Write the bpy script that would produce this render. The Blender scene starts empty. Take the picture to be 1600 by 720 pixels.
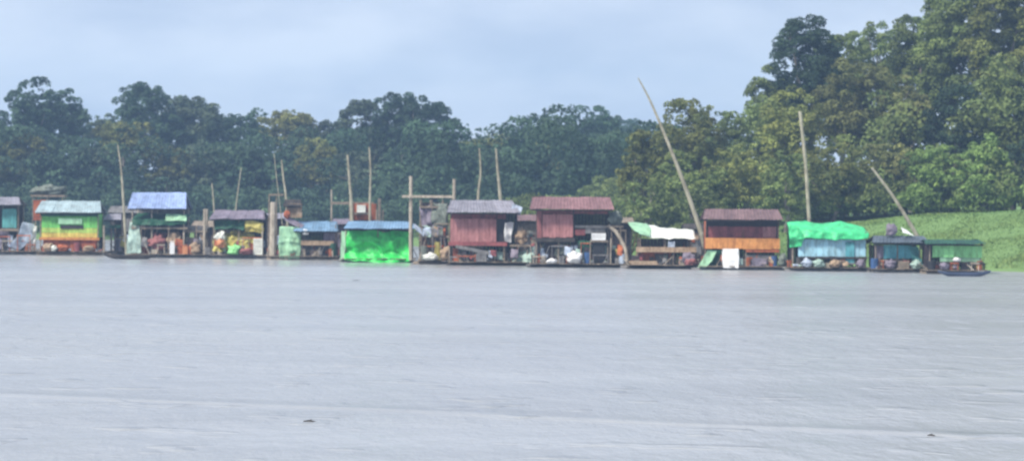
import bpy, bmesh, math, random
import numpy as np
from mathutils import Vector, Matrix, noise as mnoise

SC = bpy.context.scene
COL = SC.collection
R = math.radians

# ------------------------------------------------------------------ camera
F = 4537.0                      # focal length in photo pixels (1600 wide)
CAM_H = 5.0
cam_d = bpy.data.cameras.new('camera'); cam = bpy.data.objects.new('camera', cam_d); COL.objects.link(cam)
cam_d.sensor_width = 36; cam_d.lens = F*36/1600; cam_d.clip_start = 0.5; cam_d.clip_end = 6000
CAM_R = Matrix.Rotation(R(90) - 40/F, 3, 'X') @ Matrix.Rotation(0.00625, 3, 'Z')
cam.location = (0, 0, CAM_H); cam.rotation_euler = CAM_R.to_euler()
cam_d.dof.use_dof = True; cam_d.dof.focus_distance = 65; cam_d.dof.aperture_fstop = 2.0
SC.camera = cam

# ------------------------------------------------------------------ world, sun, exposure
W = bpy.data.worlds.new('World'); SC.world = W; W.use_nodes = True
SUN_EL, SUN_AZ = R(49), R(228)          # azimuth clockwise from +Y: behind the camera, to its left
nt = W.node_tree; nt.nodes.clear()
wo = nt.nodes.new('ShaderNodeOutputWorld'); bg = nt.nodes.new('ShaderNodeBackground'); bg.inputs['Strength'].default_value = 0.1
sky = nt.nodes.new('ShaderNodeTexSky'); sky.sky_type = 'NISHITA'; sky.sun_disc = False
sky.sun_elevation = SUN_EL; sky.sun_rotation = SUN_AZ; sky.dust_density = 2.0
tc = nt.nodes.new('ShaderNodeTexCoord')
mp = nt.nodes.new('ShaderNodeMapping'); mp.inputs['Scale'].default_value = (11, 11, 30); mp.inputs['Rotation'].default_value = (0, R(3), 0)
nz = nt.nodes.new('ShaderNodeTexNoise'); nz.inputs['Scale'].default_value = 1.0; nz.inputs['Detail'].default_value = 5; nz.inputs['Roughness'].default_value = 0.5
cr = nt.nodes.new('ShaderNodeValToRGB')
e = cr.color_ramp.elements
e[0].position = 0.38; e[0].color = (3.3, 3.85, 5.1, 1)
e[1].position = 0.64; e[1].color = (4.75, 5.2, 6.2, 1)
mx = nt.nodes.new('ShaderNodeMix'); mx.data_type = 'RGBA'; mx.inputs['Factor'].default_value = 0.88
L = nt.links.new
L(tc.outputs['Generated'], mp.inputs['Vector']); L(mp.outputs[0], nz.inputs['Vector']); L(nz.outputs[0], cr.inputs[0])
L(sky.outputs[0], mx.inputs['A']); L(cr.outputs[0], mx.inputs['B']); L(mx.outputs['Result'], bg.inputs[0]); L(bg.outputs[0], wo.inputs[0])

sd = bpy.data.lights.new('sun', 'SUN'); sd.energy = 3.4; sd.angle = R(12); sd.color = (1, 0.95, 0.87)
sun = bpy.data.objects.new('sun', sd); COL.objects.link(sun)
to_sun = Vector((math.sin(SUN_AZ)*math.cos(SUN_EL), math.cos(SUN_AZ)*math.cos(SUN_EL), math.sin(SUN_EL)))
sun.rotation_euler = to_sun.to_track_quat('Z', 'Y').to_euler(); sun.location = to_sun*100
vs = SC.view_settings; vs.view_transform = 'Standard'; vs.look = 'None'; vs.exposure = 0.74; vs.gamma = 1; vs.use_curve_mapping = False
SC.cycles.use_denoising = True; SC.cycles.max_bounces = 6; SC.cycles.volume_bounces = 1; SC.cycles.diffuse_bounces = 3; SC.cycles.filter_width = 2.2

# ------------------------------------------------------------------ measuring helpers
def ray(px, py):
    return CAM_R @ Vector(((px-800)/F, (360-py)/F, -1))
def at(px, py, D):              # the point seen at photo pixel (px, py), D metres away along +Y
    d = ray(px, py); return Vector((0, 0, CAM_H)) + d*(D/d.y)
def water_pt(px, py):
    d = ray(px, py); return Vector((0, 0, CAM_H)) + d*(-CAM_H/d.z)

# ------------------------------------------------------------------ materials
MATS = {}
def mat(name, c, rough=0.7, c2=None, scale=1.5, stretch=(1, 1, 1), bump=0.0, bscale=8, metallic=0.0, spec=0.3, contrast=0.5, stain=None):
    if stain is None: stain = 0.0 if ('leaf_' in name and 'paint' not in name) or 'grass' in name else 0.9
    if name in MATS: return MATS[name]
    m = bpy.data.materials.new(name); m.use_nodes = True; t = m.node_tree; b = t.nodes['Principled BSDF']; l = t.links.new
    b.inputs['Roughness'].default_value = rough; b.inputs['Metallic'].default_value = metallic
    b.inputs['Specular IOR Level'].default_value = spec
    if c2 is None: c2 = tuple(v*0.62 for v in c)
    co = t.nodes.new('ShaderNodeTexCoord'); mp = t.nodes.new('ShaderNodeMapping'); mp.inputs['Scale'].default_value = stretch
    n = t.nodes.new('ShaderNodeTexNoise'); n.inputs['Scale'].default_value = scale; n.inputs['Detail'].default_value = 6; n.inputs['Roughness'].default_value = 0.65
    rp = t.nodes.new('ShaderNodeValToRGB'); rp.color_ramp.elements[0].position = 0.5-contrast*0.35; rp.color_ramp.elements[1].position = 0.5+contrast*0.3
    rp.color_ramp.elements[0].color = (*c2, 1); rp.color_ramp.elements[1].color = (*c, 1)
    at_ = t.nodes.new('ShaderNodeAttribute'); at_.attribute_name = 'tint'
    mm = t.nodes.new('ShaderNodeMix'); mm.data_type = 'RGBA'; mm.blend_type = 'MULTIPLY'; mm.inputs['Factor'].default_value = 1
    l(co.outputs['Object'], mp.inputs[0]); l(mp.outputs[0], n.inputs['Vector']); l(n.outputs[0], rp.inputs[0])
    n2 = t.nodes.new('ShaderNodeTexNoise'); n2.inputs['Scale'].default_value = scale*2.7; n2.inputs['Detail'].default_value = 8; n2.inputs['Roughness'].default_value = 0.75
    m2 = t.nodes.new('ShaderNodeMapping'); m2.inputs['Scale'].default_value = (1, 1, 0.35); m2.inputs['Location'].default_value = (7, 3, 1); l(co.outputs['Object'], m2.inputs[0]); l(m2.outputs[0], n2.inputs['Vector'])
    r2 = t.nodes.new('ShaderNodeValToRGB'); r2.color_ramp.elements[0].position = 0.36; r2.color_ramp.elements[1].position = 0.54
    r2.color_ramp.elements[0].color = (0.55, 0.50, 0.46, 1); r2.color_ramp.elements[1].color = (1, 1, 1, 1); l(n2.outputs[0], r2.inputs[0])
    ms = t.nodes.new('ShaderNodeMix'); ms.data_type = 'RGBA'; ms.blend_type = 'MULTIPLY'; ms.inputs['Factor'].default_value = stain
    l(rp.outputs[0], ms.inputs['A']); l(r2.outputs[0], ms.inputs['B']); rp = ms
    l(rp.outputs['Result'], mm.inputs['A']); l(at_.outputs['Color'], mm.inputs['B']); l(mm.outputs['Result'], b.inputs['Base Color'])
    if bump:
        bn = t.nodes.new('ShaderNodeTexNoise'); bn.inputs['Scale'].default_value = bscale; bn.inputs['Detail'].default_value = 4
        bb = t.nodes.new('ShaderNodeBump'); bb.inputs['Strength'].default_value = bump; bb.inputs['Distance'].default_value = 0.1
        l(mp.outputs[0], bn.inputs['Vector']); l(bn.outputs[0], bb.inputs['Height']); l(bb.outputs[0], b.inputs['Normal'])
    MATS[name] = m; return m

WOOD = mat('weathered_wood', (0.34, 0.28, 0.21), 0.85, (0.16, 0.13, 0.10), 2.5, (1, 1, 4))
DARKWOOD = mat('dark_wet_wood', (0.075, 0.062, 0.052), 0.8, (0.03, 0.027, 0.025))
PALEWOOD = mat('bleached_wood', (0.5, 0.44, 0.35), 0.8, (0.3, 0.26, 0.2), 2, (1, 1, 0.6))
GREYWOOD = mat('grey_wood', (0.26, 0.25, 0.24), 0.85, (0.12, 0.12, 0.12))
BAMBOO = mat('dry_bamboo', (0.46, 0.43, 0.33), 0.6, (0.30, 0.28, 0.2), 0.8, (1, 1, 1))
TIN = mat('zinc_sheet', (0.40, 0.51, 0.53), 0.5, (0.32, 0.42, 0.44), 0.8, (1, 3, 1))
TINGREY = mat('grey_zinc_sheet', (0.30, 0.29, 0.33), 0.5, (0.21, 0.20, 0.23), 0.8, (1, 3, 1))
TINBLUE = mat('blue_sheet', (0.33, 0.43, 0.68), 0.5, (0.26, 0.35, 0.58), 0.8)
BLUEROOF = mat('blue_roof_sheet', (0.20, 0.33, 0.47), 0.5, (0.13, 0.24, 0.36), 0.8)
TINPINK = mat('faded_red_sheet', (0.27, 0.145, 0.145), 0.55, (0.20, 0.10, 0.10), 0.8, (3, 1, 1))
TINBROWN = mat('brown_red_sheet', (0.21, 0.13, 0.125), 0.55, (0.15, 0.085, 0.085), 0.8, (3, 1, 1))
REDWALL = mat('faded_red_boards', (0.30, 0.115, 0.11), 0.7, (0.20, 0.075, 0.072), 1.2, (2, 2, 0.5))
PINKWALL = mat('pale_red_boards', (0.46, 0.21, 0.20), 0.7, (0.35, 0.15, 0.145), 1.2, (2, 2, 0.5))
MAROON = mat('maroon_boards', (0.30, 0.09, 0.085), 0.75, (0.17, 0.05, 0.055))
ORANGE = mat('orange_boards', (0.72, 0.33, 0.10), 0.7, (0.55, 0.22, 0.06), 1.2)
RUST = mat('rust_orange', (0.50, 0.15, 0.055), 0.8, (0.26, 0.07, 0.035), 1.5)
LIME = mat('lime_green_paint', (0.22, 0.66, 0.14), 0.6, (0.16, 0.54, 0.12), 1.0)
YELLOW = mat('yellow_paint', (0.75, 0.62, 0.14), 0.6, (0.62, 0.46, 0.10), 1.0)
YGREEN = mat('yellow_green_paint', (0.48, 0.66, 0.14), 0.6, (0.38, 0.55, 0.12), 1.0)
PALEGREEN = mat('pale_green_sheet', (0.36, 0.62, 0.38), 0.55, (0.25, 0.45, 0.28), 1.2)
MINT = mat('mint_sheet', (0.42, 0.55, 0.47), 0.6, (0.28, 0.4, 0.35), 1.2)
TARPGREEN = mat('bright_green_tarp', (0.035, 0.66, 0.10), 0.5, (0.02, 0.48, 0.07), 0.9, bump=0.15, bscale=2.5, spec=0.5)
TARPGREEN2 = mat('sea_green_tarp', (0.06, 0.66, 0.24), 0.5, (0.04, 0.48, 0.17), 0.9, bump=0.15, bscale=2.5, spec=0.5)
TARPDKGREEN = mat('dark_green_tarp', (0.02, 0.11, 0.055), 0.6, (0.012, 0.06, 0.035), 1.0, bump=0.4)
GREENPAINT = mat('leaf_green_paint', (0.32, 0.74, 0.28), 0.6, (0.25, 0.62, 0.24), 1.0)
TEAL = mat('teal_boards', (0.14, 0.45, 0.50), 0.7, (0.09, 0.34, 0.40), 1.2)
TURQ = mat('turquoise_sheet', (0.14, 0.45, 0.42), 0.6, (0.09, 0.3, 0.3), 1.2)
LBLUE = mat('light_blue_boards', (0.42, 0.70, 0.80), 0.65, (0.34, 0.60, 0.72), 1.0)
BLUEPAINT = mat('blue_paint', (0.10, 0.13, 0.21), 0.6, (0.05, 0.07, 0.12), 1.0)
WHITE = mat('white_plastic', (0.80, 0.80, 0.78), 0.5, (0.66, 0.66, 0.65), 1.5, stain=0.2)
CREAM = mat('cream_tarp', (0.76, 0.77, 0.69), 0.55, (0.6, 0.62, 0.55), 1.2, bump=0.2, stain=0.3)
PALEBLUE = mat('pale_blue_tarp', (0.50, 0.58, 0.68), 0.55, (0.34, 0.40, 0.5), 1.2, bump=0.4)
PURPLEGREY = mat('violet_grey_sheet', (0.26, 0.22, 0.27), 0.7, (0.16, 0.14, 0.18), 1.0)
BLACK = mat('black_rubber', (0.03, 0.03, 0.035), 0.6, (0.02, 0.02, 0.02))
INNER = mat('shade_dark_boards', (0.06, 0.045, 0.045), 0.85, (0.03, 0.025, 0.028))  # near-black, so the shade inside the huts is put into the board colour
IRON = mat('dull_iron', (0.14, 0.13, 0.13), 0.55, (0.09, 0.06, 0.05), 3, metallic=0.4)
BLUEDRUM = mat('blue_drum', (0.05, 0.13, 0.33), 0.5, (0.04, 0.09, 0.2))
ORANGEPL = mat('orange_plastic', (0.65, 0.28, 0.12), 0.5, (0.5, 0.2, 0.09))
YELLOWTARP = mat('yellow_tarp', (0.58, 0.52, 0.14), 0.55, (0.38, 0.33, 0.08), 1.4, bump=0.4)
REDCLOTH = mat('red_cloth', (0.36, 0.14, 0.13), 0.8, (0.2, 0.08, 0.08), 2)
TAN = mat('tan_sacking', (0.45, 0.33, 0.22), 0.9, (0.28, 0.2, 0.13), 2, bump=0.5)
NET = mat('grey_net', (0.22, 0.25, 0.21), 0.95, (0.10, 0.12, 0.10), 3, bump=0.8)

# ------------------------------------------------------------------ mesh builder
class MB:
    def __init__(s): s.v = []; s.f = []; s.t = []; s.smooth = False
    def add(s, vs, fs, tint=None):
        o = len(s.v); s.v += [tuple(v) for v in vs]
        if tint is None:
            k = random.uniform(0.86, 1.08); tint = (k, k, k)
        for f in fs: s.f.append(tuple(i+o for i in f)); s.t.append(tint)
        return s
    def box(s, x0, x1, y0, y1, z0, z1, tint=None, skew=0):
        v = [(x0, y0, z0), (x1, y0, z0), (x1, y1, z0), (x0, y1, z0), (x0+skew, y0, z1), (x1+skew, y0, z1), (x1+skew, y1, z1), (x0+skew, y1, z1)]
        return s.add(v, [(3, 2, 1, 0), (4, 5, 6, 7), (0, 1, 5, 4), (1, 2, 6, 5), (2, 3, 7, 6), (3, 0, 4, 7)], tint)
    def tube(s, pts, r0, r1=None, n=8, tint=None):
        r1 = r0 if r1 is None else r1
        pts = [Vector(p) for p in pts]; m = len(pts); vs = []; fs = []
        for i, p in enumerate(pts):
            d = (pts[min(i+1, m-1)] - pts[max(i-1, 0)]).normalized()
            a = d.orthogonal().normalized(); b = d.cross(a)
            if i and a.dot(pa) < 0: a = -a; b = -b
            if i:
                a = (pa - d*pa.dot(d)).normalized(); b = d.cross(a)
            pa = a
            r = r0 + (r1-r0)*i/(m-1)
            for k in range(n):
                w = 2*math.pi*k/n; vs.append(p + (a*math.cos(w) + b*math.sin(w))*r)
        for i in range(m-1):
            for k in range(n):
                fs.append((i*n+k, i*n+(k+1) % n, (i+1)*n+(k+1) % n, (i+1)*n+k))
        fs.append(tuple(range(n))[::-1]); fs.append(tuple((m-1)*n+k for k in range(n)))
        return s.add(vs, fs, tint)
    def lathe(s, c, prof, n=14, tint=None):
        vs = []; fs = []; m = len(prof)
        for r, z in prof:
            for k in range(n):
                w = 2*math.pi*k/n; vs.append((c[0]+r*math.cos(w), c[1]+r*math.sin(w), c[2]+z))
        for i in range(m-1):
            for k in range(n): fs.append((i*n+k, i*n+(k+1) % n, (i+1)*n+(k+1) % n, (i+1)*n+k))
        fs.append(tuple(range(n))[::-1]); fs.append(tuple((m-1)*n+k for k in range(n)))
        return s.add(vs, fs, tint)
    def boards(s, x0, x1, y0, y1, z0, z1, w=0.28, vary=0.14):
        n = max(1, round((x1-x0)/w)); w = (x1-x0)/n
        for i in range(n):
            k = random.uniform(1-vary, 1+vary*0.5); j = random.uniform(-0.012, 0.012)
            s.box(x0+i*w+0.008, x0+(i+1)*w-0.008, y0+j, y1+j, z0+random.uniform(-.03, .03), z1+random.uniform(-.02, .02), (k, k, k))
        return s
    def grid(s, fn, nu, nv, tint=(1, 1, 1), th=0.0):
        vs = [fn(i/nu, j/nv) for j in range(nv+1) for i in range(nu+1)]
        fs = [(j*(nu+1)+i, j*(nu+1)+i+1, (j+1)*(nu+1)+i+1, (j+1)*(nu+1)+i) for j in range(nv) for i in range(nu)]
        return s.add(vs, fs, tint)
    def blob(s, c, r, amp=0.3, fr=1.6, nu=32, nv=20, seed=0, flat=0.0, tint=(1, 1, 1)):
        vs = []; fs = []; cz = Vector(c)
        for j in range(nv+1):
            th = math.pi*j/nv
            for i in range(nu):
                ph = 2*math.pi*i/nu; d = Vector((math.sin(th)*math.cos(ph), math.sin(th)*math.sin(ph), -math.cos(th)))
                q_ = d*fr + Vector((seed*3.1, seed*1.7, seed)); k = 1 + amp*(mnoise.noise(q_)*1.7 + mnoise.noise(q_*2.3)*.5 - abs(mnoise.noise(q_*4.1))*.45)
                z = d.z*r[2]*k
                if flat: z = max(z, -flat*r[2])
                vs.append((c[0]+d.x*r[0]*k, c[1]+d.y*r[1]*k, c[2]+z))
        for j in range(nv):
            for i in range(nu): fs.append((j*nu+i, j*nu+(i+1) % nu, (j+1)*nu+(i+1) % nu, (j+1)*nu+i))
        s.smooth = True
        return s.add(vs, fs, tint)
    def build(s, name, m, parent=None, loc=None, rotz=0.0, solid=0.0):
        me = bpy.data.meshes.new(name); me.from_pydata(s.v, [], s.f); me.materials.append(m)
        ca = me.color_attributes.new('tint', 'FLOAT_COLOR', 'CORNER')
        arr = np.ones((len(me.loops), 4), np.float32); k = 0
        for f, t in zip(s.f, s.t):
            n = len(f); arr[k:k+n, :3] = t; k += n
        ca.data.foreach_set('color', arr.ravel())
        if s.smooth: me.polygons.foreach_set('use_smooth', [True]*len(me.polygons))
        me.update()
        o = bpy.data.objects.new(name, me); COL.objects.link(o)
        if parent: o.parent = parent
        if loc is not None: o.location = loc
        o.rotation_euler.z = rotz
        if solid:
            md = o.modifiers.new('thickness', 'SOLIDIFY'); md.thickness = solid; md.offset = 0
        return o
def tag(o, label=None, cat=None, group=None, kind=None):
    if label: o['label'] = label
    if cat: o['category'] = cat
    if group: o['group'] = group
    if kind: o['kind'] = kind
    return o

# ------------------------------------------------------------------ terrain, water
SHORE = [(420, 120), (120, 196), (60, 215), (41, 226.5), (35, 233), (26, 243), (10, 258), (-3, 290), (-12, 350), (-30, 385), (-90, 392), (-160, 385), (-420, 350)]
def shore_dist(x, y):           # positive on land
    best = 1e9; sgn = 1
    for (ax, ay), (bx, by) in zip(SHORE, SHORE[1:]):
        dx, dy = bx-ax, by-ay; t = max(0, min(1, ((x-ax)*dx+(y-ay)*dy)/(dx*dx+dy*dy)))
        qx, qy = ax+dx*t, ay+dy*t; d = math.hypot(x-qx, y-qy)
        if d < best: best = d; sgn = 1 if (dx*(y-ay)-dy*(x-ax)) < 0 else -1
    return best*sgn
def ground_z(x, y):
    d = shore_dist(x, y)
    n = mnoise.noise(Vector((x*0.07, y*0.07, 0)))*0.5 + mnoise.noise(Vector((x*0.3, y*0.3, 3)))*0.12
    if d < 0: return max(-3.0, d*0.3)
    k = min(1, d/17.0); k = k**0.75
    hmax = 3.1 + 1.5*min(1, max(0, (x-20)/25))
    return 0.02 + hmax*k + n*min(1, d/6) + max(0, d-60)*0.01
xs = np.concatenate([np.linspace(-900, -130, 16, endpoint=False), np.linspace(-130, -10, 60, endpoint=False), np.linspace(-10, 70, 100, endpoint=False), np.linspace(70, 900, 28)])
ys = np.concatenate([np.linspace(60, 200, 12, endpoint=False), np.linspace(200, 300, 100, endpoint=False), np.linspace(300, 460, 60, endpoint=False), np.linspace(460, 2600, 14)])
g = MB(); g.smooth = True
vs_ = [(x, y, ground_z(x, y)) for y in ys for x in xs]; nx = len(xs)
g.add(vs_, [(j*nx+i, j*nx+i+1, (j+1)*nx+i+1, (j+1)*nx+i) for j in range(len(ys)-1) for i in range(nx-1)], (1, 1, 1))
GROUNDM = mat('grassy_bank', (0.155, 0.245, 0.085), 0.95, (0.125, 0.20, 0.07), 0.12, bump=0.15, bscale=1, spec=0.1)
tag(g.build('river_bank', GROUNDM), 'grassy river bank rising from the water behind the rafts', None, None, 'structure')

wm = bpy.data.materials.new('silty_water'); wm.use_nodes = True; t = wm.node_tree; b = t.nodes['Principled BSDF']; l = t.links.new
b.inputs['IOR'].default_value = 1.33; b.inputs['Specular IOR Level'].default_value = 0.5
co = t.nodes.new('ShaderNodeNewGeometry')
def wnoise(sc, scale, detail, rough=0.5, rot=0.0):
    m_ = t.nodes.new('ShaderNodeMapping'); m_.inputs['Scale'].default_value = sc; m_.inputs['Rotation'].default_value = (0, 0, rot)
    n_ = t.nodes.new('ShaderNodeTexNoise'); n_.inputs['Scale'].default_value = scale; n_.inputs['Detail'].default_value = detail; n_.inputs['Roughness'].default_value = rough
    l(co.outputs['Position'], m_.inputs[0]); l(m_.outputs[0], n_.inputs['Vector']); return n_.outputs[0]
def mth(op, a, b_=None, c=None):
    n_ = t.nodes.new('ShaderNodeMath'); n_.operation = op
    for i, v in enumerate((a, b_, c)):
        if v is None: continue
        if isinstance(v, (int, float)): n_.inputs[i].default_value = v
        else: l(v, n_.inputs[i])
    return n_.outputs[0]
swell = wnoise((0.24, 0.10, 1), 1.0, 3, 0.5, R(12))
chop = wnoise((0.95, 0.36, 1), 1.0, 5, 0.6, R(-14))
gust = wnoise((0.012, 0.035, 1), 1.0, 3, 0.55)
patch = wnoise((0.05, 0.11, 1), 1.0, 4, 0.6, R(4))
sep = t.nodes.new('ShaderNodeSeparateXYZ'); l(co.outputs['Position'], sep.inputs[0])
ln = Vector((14.2, -7.2)).normalized(); nrm = (-ln.y, ln.x)
dline = mth('ADD', mth('ADD', mth('MULTIPLY', sep.outputs[0], nrm[0]), mth('MULTIPLY', sep.outputs[1], nrm[1])), -(-13.4*nrm[0]+76*nrm[1]))
dline = mth('ADD', dline, mth('MULTIPLY', patch, 3.0)); dline = mth('ADD', dline, -1.5)
wake = mth('POWER', 2.718, mth('MULTIPLY', mth('MULTIPLY', dline, dline), -1.6))
amp = mth('MULTIPLY_ADD', gust, 2.2, -0.45); amp = mth('MAXIMUM', amp, 0.15)
fleckn = wnoise((0.42, 0.38, 1), 1.0, 2, 0.5, R(15)); fleck = mth('MAXIMUM', mth('ADD', fleckn, -0.60), 0.0)
h = mth('ADD', mth('MULTIPLY', swell, 0.16), mth('MULTIPLY', mth('MULTIPLY', chop, amp), 0.27))
h = mth('ADD', h, mth('MULTIPLY', wake, 0.16)); h = mth('ADD', h, mth('MULTIPLY', fleck, 1.2))
bp = t.nodes.new('ShaderNodeBump'); bp.inputs['Strength'].default_value = 1.0; bp.inputs['Distance'].default_value = 1.0
l(h, bp.inputs['Height']); l(bp.outputs[0], b.inputs['Normal'])
rr = mth('MULTIPLY_ADD', gust, 0.25, 0.14); l(rr, b.inputs['Roughness'])
rp = t.nodes.new('ShaderNodeValToRGB'); rp.color_ramp.elements[0].position = 0.35; rp.color_ramp.elements[1].position = 0.65
rp.color_ramp.elements[0].color = (0.265, 0.275, 0.28, 1); rp.color_ramp.elements[1].color = (0.315, 0.325, 0.327, 1)
l(patch, rp.inputs[0]); l(rp.outputs[0], b.inputs['Base Color'])
wmb = MB(); wmb.add([(-1500, -60, 0), (1500, -60, 0), (1500, 2600, 0), (-1500, 2600, 0)], [(0, 1, 2, 3)], (1, 1, 1))
tag(wmb.build('river_water', wm), 'wide grey river with small ripples', None, None, 'structure')

# ------------------------------------------------------------------ haze
hz = MB(); hz.box(-700, 700, -40, 1500, -4.0, 75, (1, 1, 1))
hm = bpy.data.materials.new('haze_air'); hm.use_nodes = True; ht = hm.node_tree; ht.nodes.clear()
ho = ht.nodes.new('ShaderNodeOutputMaterial'); hv = ht.nodes.new('ShaderNodeVolumePrincipled')
hv.inputs['Color'].default_value = (0.45, 0.67, 1.0, 1); hv.inputs['Density'].default_value = 0.00035; hv.inputs['Anisotropy'].default_value = 0.0
ht.links.new(hv.outputs[0], ho.inputs['Volume'])
tag(hz.build('haze', hm), 'thin blue haze in the air over the river', None, None, 'stuff')

# ------------------------------------------------------------------ trees
def leaf_mat(name, c, c2, trans=0.12):
    m = mat(name, c, 0.75, c2, 0.14, spec=0.2, contrast=0.7); t = m.node_tree; l = t.links.new
    b = t.nodes['Principled BSDF']; src = b.inputs['Base Color'].links[0].from_socket; out = next(n for n in t.nodes if n.type == 'OUTPUT_MATERIAL')
    tr = t.nodes.new('ShaderNodeBsdfTranslucent'); mx_ = t.nodes.new('ShaderNodeMixShader'); mx_.inputs[0].default_value = 0.32   # light passes through the leaves
    l(src, tr.inputs[0]); l(b.outputs[0], mx_.inputs[1]); l(tr.outputs[0], mx_.inputs[2]); l(mx_.outputs[0], out.inputs['Surface']); return m
LEAF = {
    'blue':  leaf_mat('leaf_dark_green', (0.075, 0.128, 0.066), (0.044, 0.082, 0.048)),
    'grey':  leaf_mat('leaf_grey_green', (0.115, 0.148, 0.085), (0.07, 0.10, 0.062)),
    'ochre': leaf_mat('leaf_ochre_green', (0.19, 0.20, 0.06), (0.13, 0.15, 0.05)),
    'yellow': leaf_mat('leaf_yellow_green', (0.31, 0.31, 0.09), (0.22, 0.235, 0.07)),
    'olive': leaf_mat('leaf_olive', (0.27, 0.295, 0.085), (0.17, 0.20, 0.06)),
    'mid':   leaf_mat('leaf_mid_green', (0.20, 0.25, 0.08), (0.12, 0.165, 0.053)),
    'bright': leaf_mat('leaf_fresh_green', (0.23, 0.33, 0.095), (0.14, 0.22, 0.06)),
    'brown': leaf_mat('leaf_brownish', (0.225, 0.235, 0.085), (0.15, 0.17, 0.06)),
}
BARK = mat('pale_bark', (0.34, 0.30, 0.25), 0.9, (0.18, 0.16, 0.13), 2)

def leaf_mesh(name, clumps, per, leaf, rng, m, tone=1.0):
    """clumps: array n x 4 (x,y,z,r) -> many small leaf quads on the clumps' outsides"""
    cl = np.asarray(clumps, float); n = len(cl)
    per = max(10, per)
    cnt = np.maximum(8, (per*(cl[:, 3]/cl[:, 3].mean())**2)).astype(int)
    idx = np.repeat(np.arange(n), cnt); N = len(idx)
    d = rng.normal(size=(N, 3)); d /= np.linalg.norm(d, axis=1, keepdims=True)
    d[:, 2] = np.where(d[:, 2] < -0.6, -d[:, 2], d[:, 2])
    rad = cl[idx, 3]*(0.72+0.36*rng.random(N))
    sq = np.array([1, 1, 0.72])
    p = cl[idx, :3] + d*rad[:, None]*sq
    nr = d*0.8 + rng.normal(size=(N, 3))*0.55; nr[:, 2] += 0.25; nr /= np.linalg.norm(nr, axis=1, keepdims=True)
    u = np.cross(nr, rng.normal(size=(N, 3))); u /= np.linalg.norm(u, axis=1, keepdims=True)
    w = np.cross(nr, u); s = (leaf*(0.6+0.8*rng.random(N)))[:, None]
    droop = np.array([0, 0, -0.25])
    q = np.stack([p-u*s*0.5, p-w*s*0.32+droop*s*0.3, p+u*s*0.5, p+w*s*0.32], 1).reshape(-1, 3)
    me = bpy.data.meshes.new(name); me.vertices.add(4*N); me.loops.add(4*N); me.polygons.add(N)
    me.vertices.foreach_set('co', q.ravel()); me.loops.foreach_set('vertex_index', np.arange(4*N, dtype=np.int32))
    me.polygons.foreach_set('loop_start', np.arange(0, 4*N, 4, dtype=np.int32)); me.polygons.foreach_set('loop_total', np.full(N, 4, np.int32))
    lump = np.array([mnoise.noise(Vector((c_[0]*.28+tone*9, c_[1]*.28, c_[2]*.35))) for c_ in cl])
    ct = tone*(0.78 + 0.36*rng.random(n))*(1+0.55*lump)                # every clump a slightly different green
    warm = rng.normal(size=n)*0.03
    col = np.ones((N, 4), np.float32); k = ct[idx]*(0.85+0.3*rng.random(N))
    col[:, 0] = k*(1+warm[idx]); col[:, 1] = k; col[:, 2] = k*(1-warm[idx])
    ca = me.color_attributes.new('tint', 'FLOAT_COLOR', 'CORNER'); ca.data.foreach_set('color', np.repeat(col, 4, 0).ravel())
    me.materials.append(m); me.update(calc_edges=True); me.validate()
    return me

def crown_clumps(W, H, rng, n, holes=0.0, kind='dome'):
    out = []
    lobes = []
    for i in range(rng.integers(7, 12)):
        a = rng.random()*2*math.pi; r = 0.36*W*math.sqrt(rng.random()); z = rng.uniform(-0.35, 0.32)*H*(1-0.3*r/(0.36*W))
        lobes.append((r*math.cos(a), r*math.sin(a), z, rng.uniform(0.17, 0.28)))
    off = rng.random(3)*50
    while len(out) < n:
        if rng.random() < 0.36:                   # on the dome's own envelope, wavering in and out
            a = rng.random()*2*math.pi; z = rng.uniform(-0.5, 0.46)
            r = math.sqrt(max(0.02, 1-((z+0.08)/0.56)**2)) if z > -0.08 else 1-0.35*((-0.08-z)/0.42)
            q = 0.88 + 0.32*mnoise.noise(Vector((math.cos(a)*1.3+off[0], math.sin(a)*1.3+off[1], z*3+off[2])))
            q *= rng.uniform(0.8, 1.0)
            out.append((0.5*W*r*q*math.cos(a), 0.5*W*r*q*math.sin(a), H*z*(0.9+0.2*(q-0.88)), 0.5*(W+H)*rng.uniform(0.04, 0.08)))
        else:
            lx, ly, lz, lr = lobes[rng.integers(len(lobes))]
            d = rng.normal(size=3); d /= np.linalg.norm(d)
            k = 0.8+0.25*rng.random()
            out.append((lx+d[0]*lr*W*k, ly+d[1]*lr*W*k, lz+d[2]*lr*H*0.8*k, 0.5*(W+H)*rng.uniform(0.045, 0.085)))
    a = np.array(out)
    for ax, half in ((0, W/2), (1, W/2), (2, H/2)):
        lo, hi = (a[:, ax]-a[:, 3]*0.9).min(), (a[:, ax]+a[:, 3]*0.9).max()
        a[:, ax] = (a[:, ax]-(lo+hi)/2)*(2*half/(hi-lo))
    return a

def limb_pts(p0, p1, rng, k=5, wob=0.04):
    p0, p1 = Vector(p0), Vector(p1); L_ = (p1-p0).length
    return [p0.lerp(p1, i/k) + Vector(rng.normal(size=3))*wob*L_*(0 if i in (0, k) else 1) for i in range(k+1)]

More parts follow.
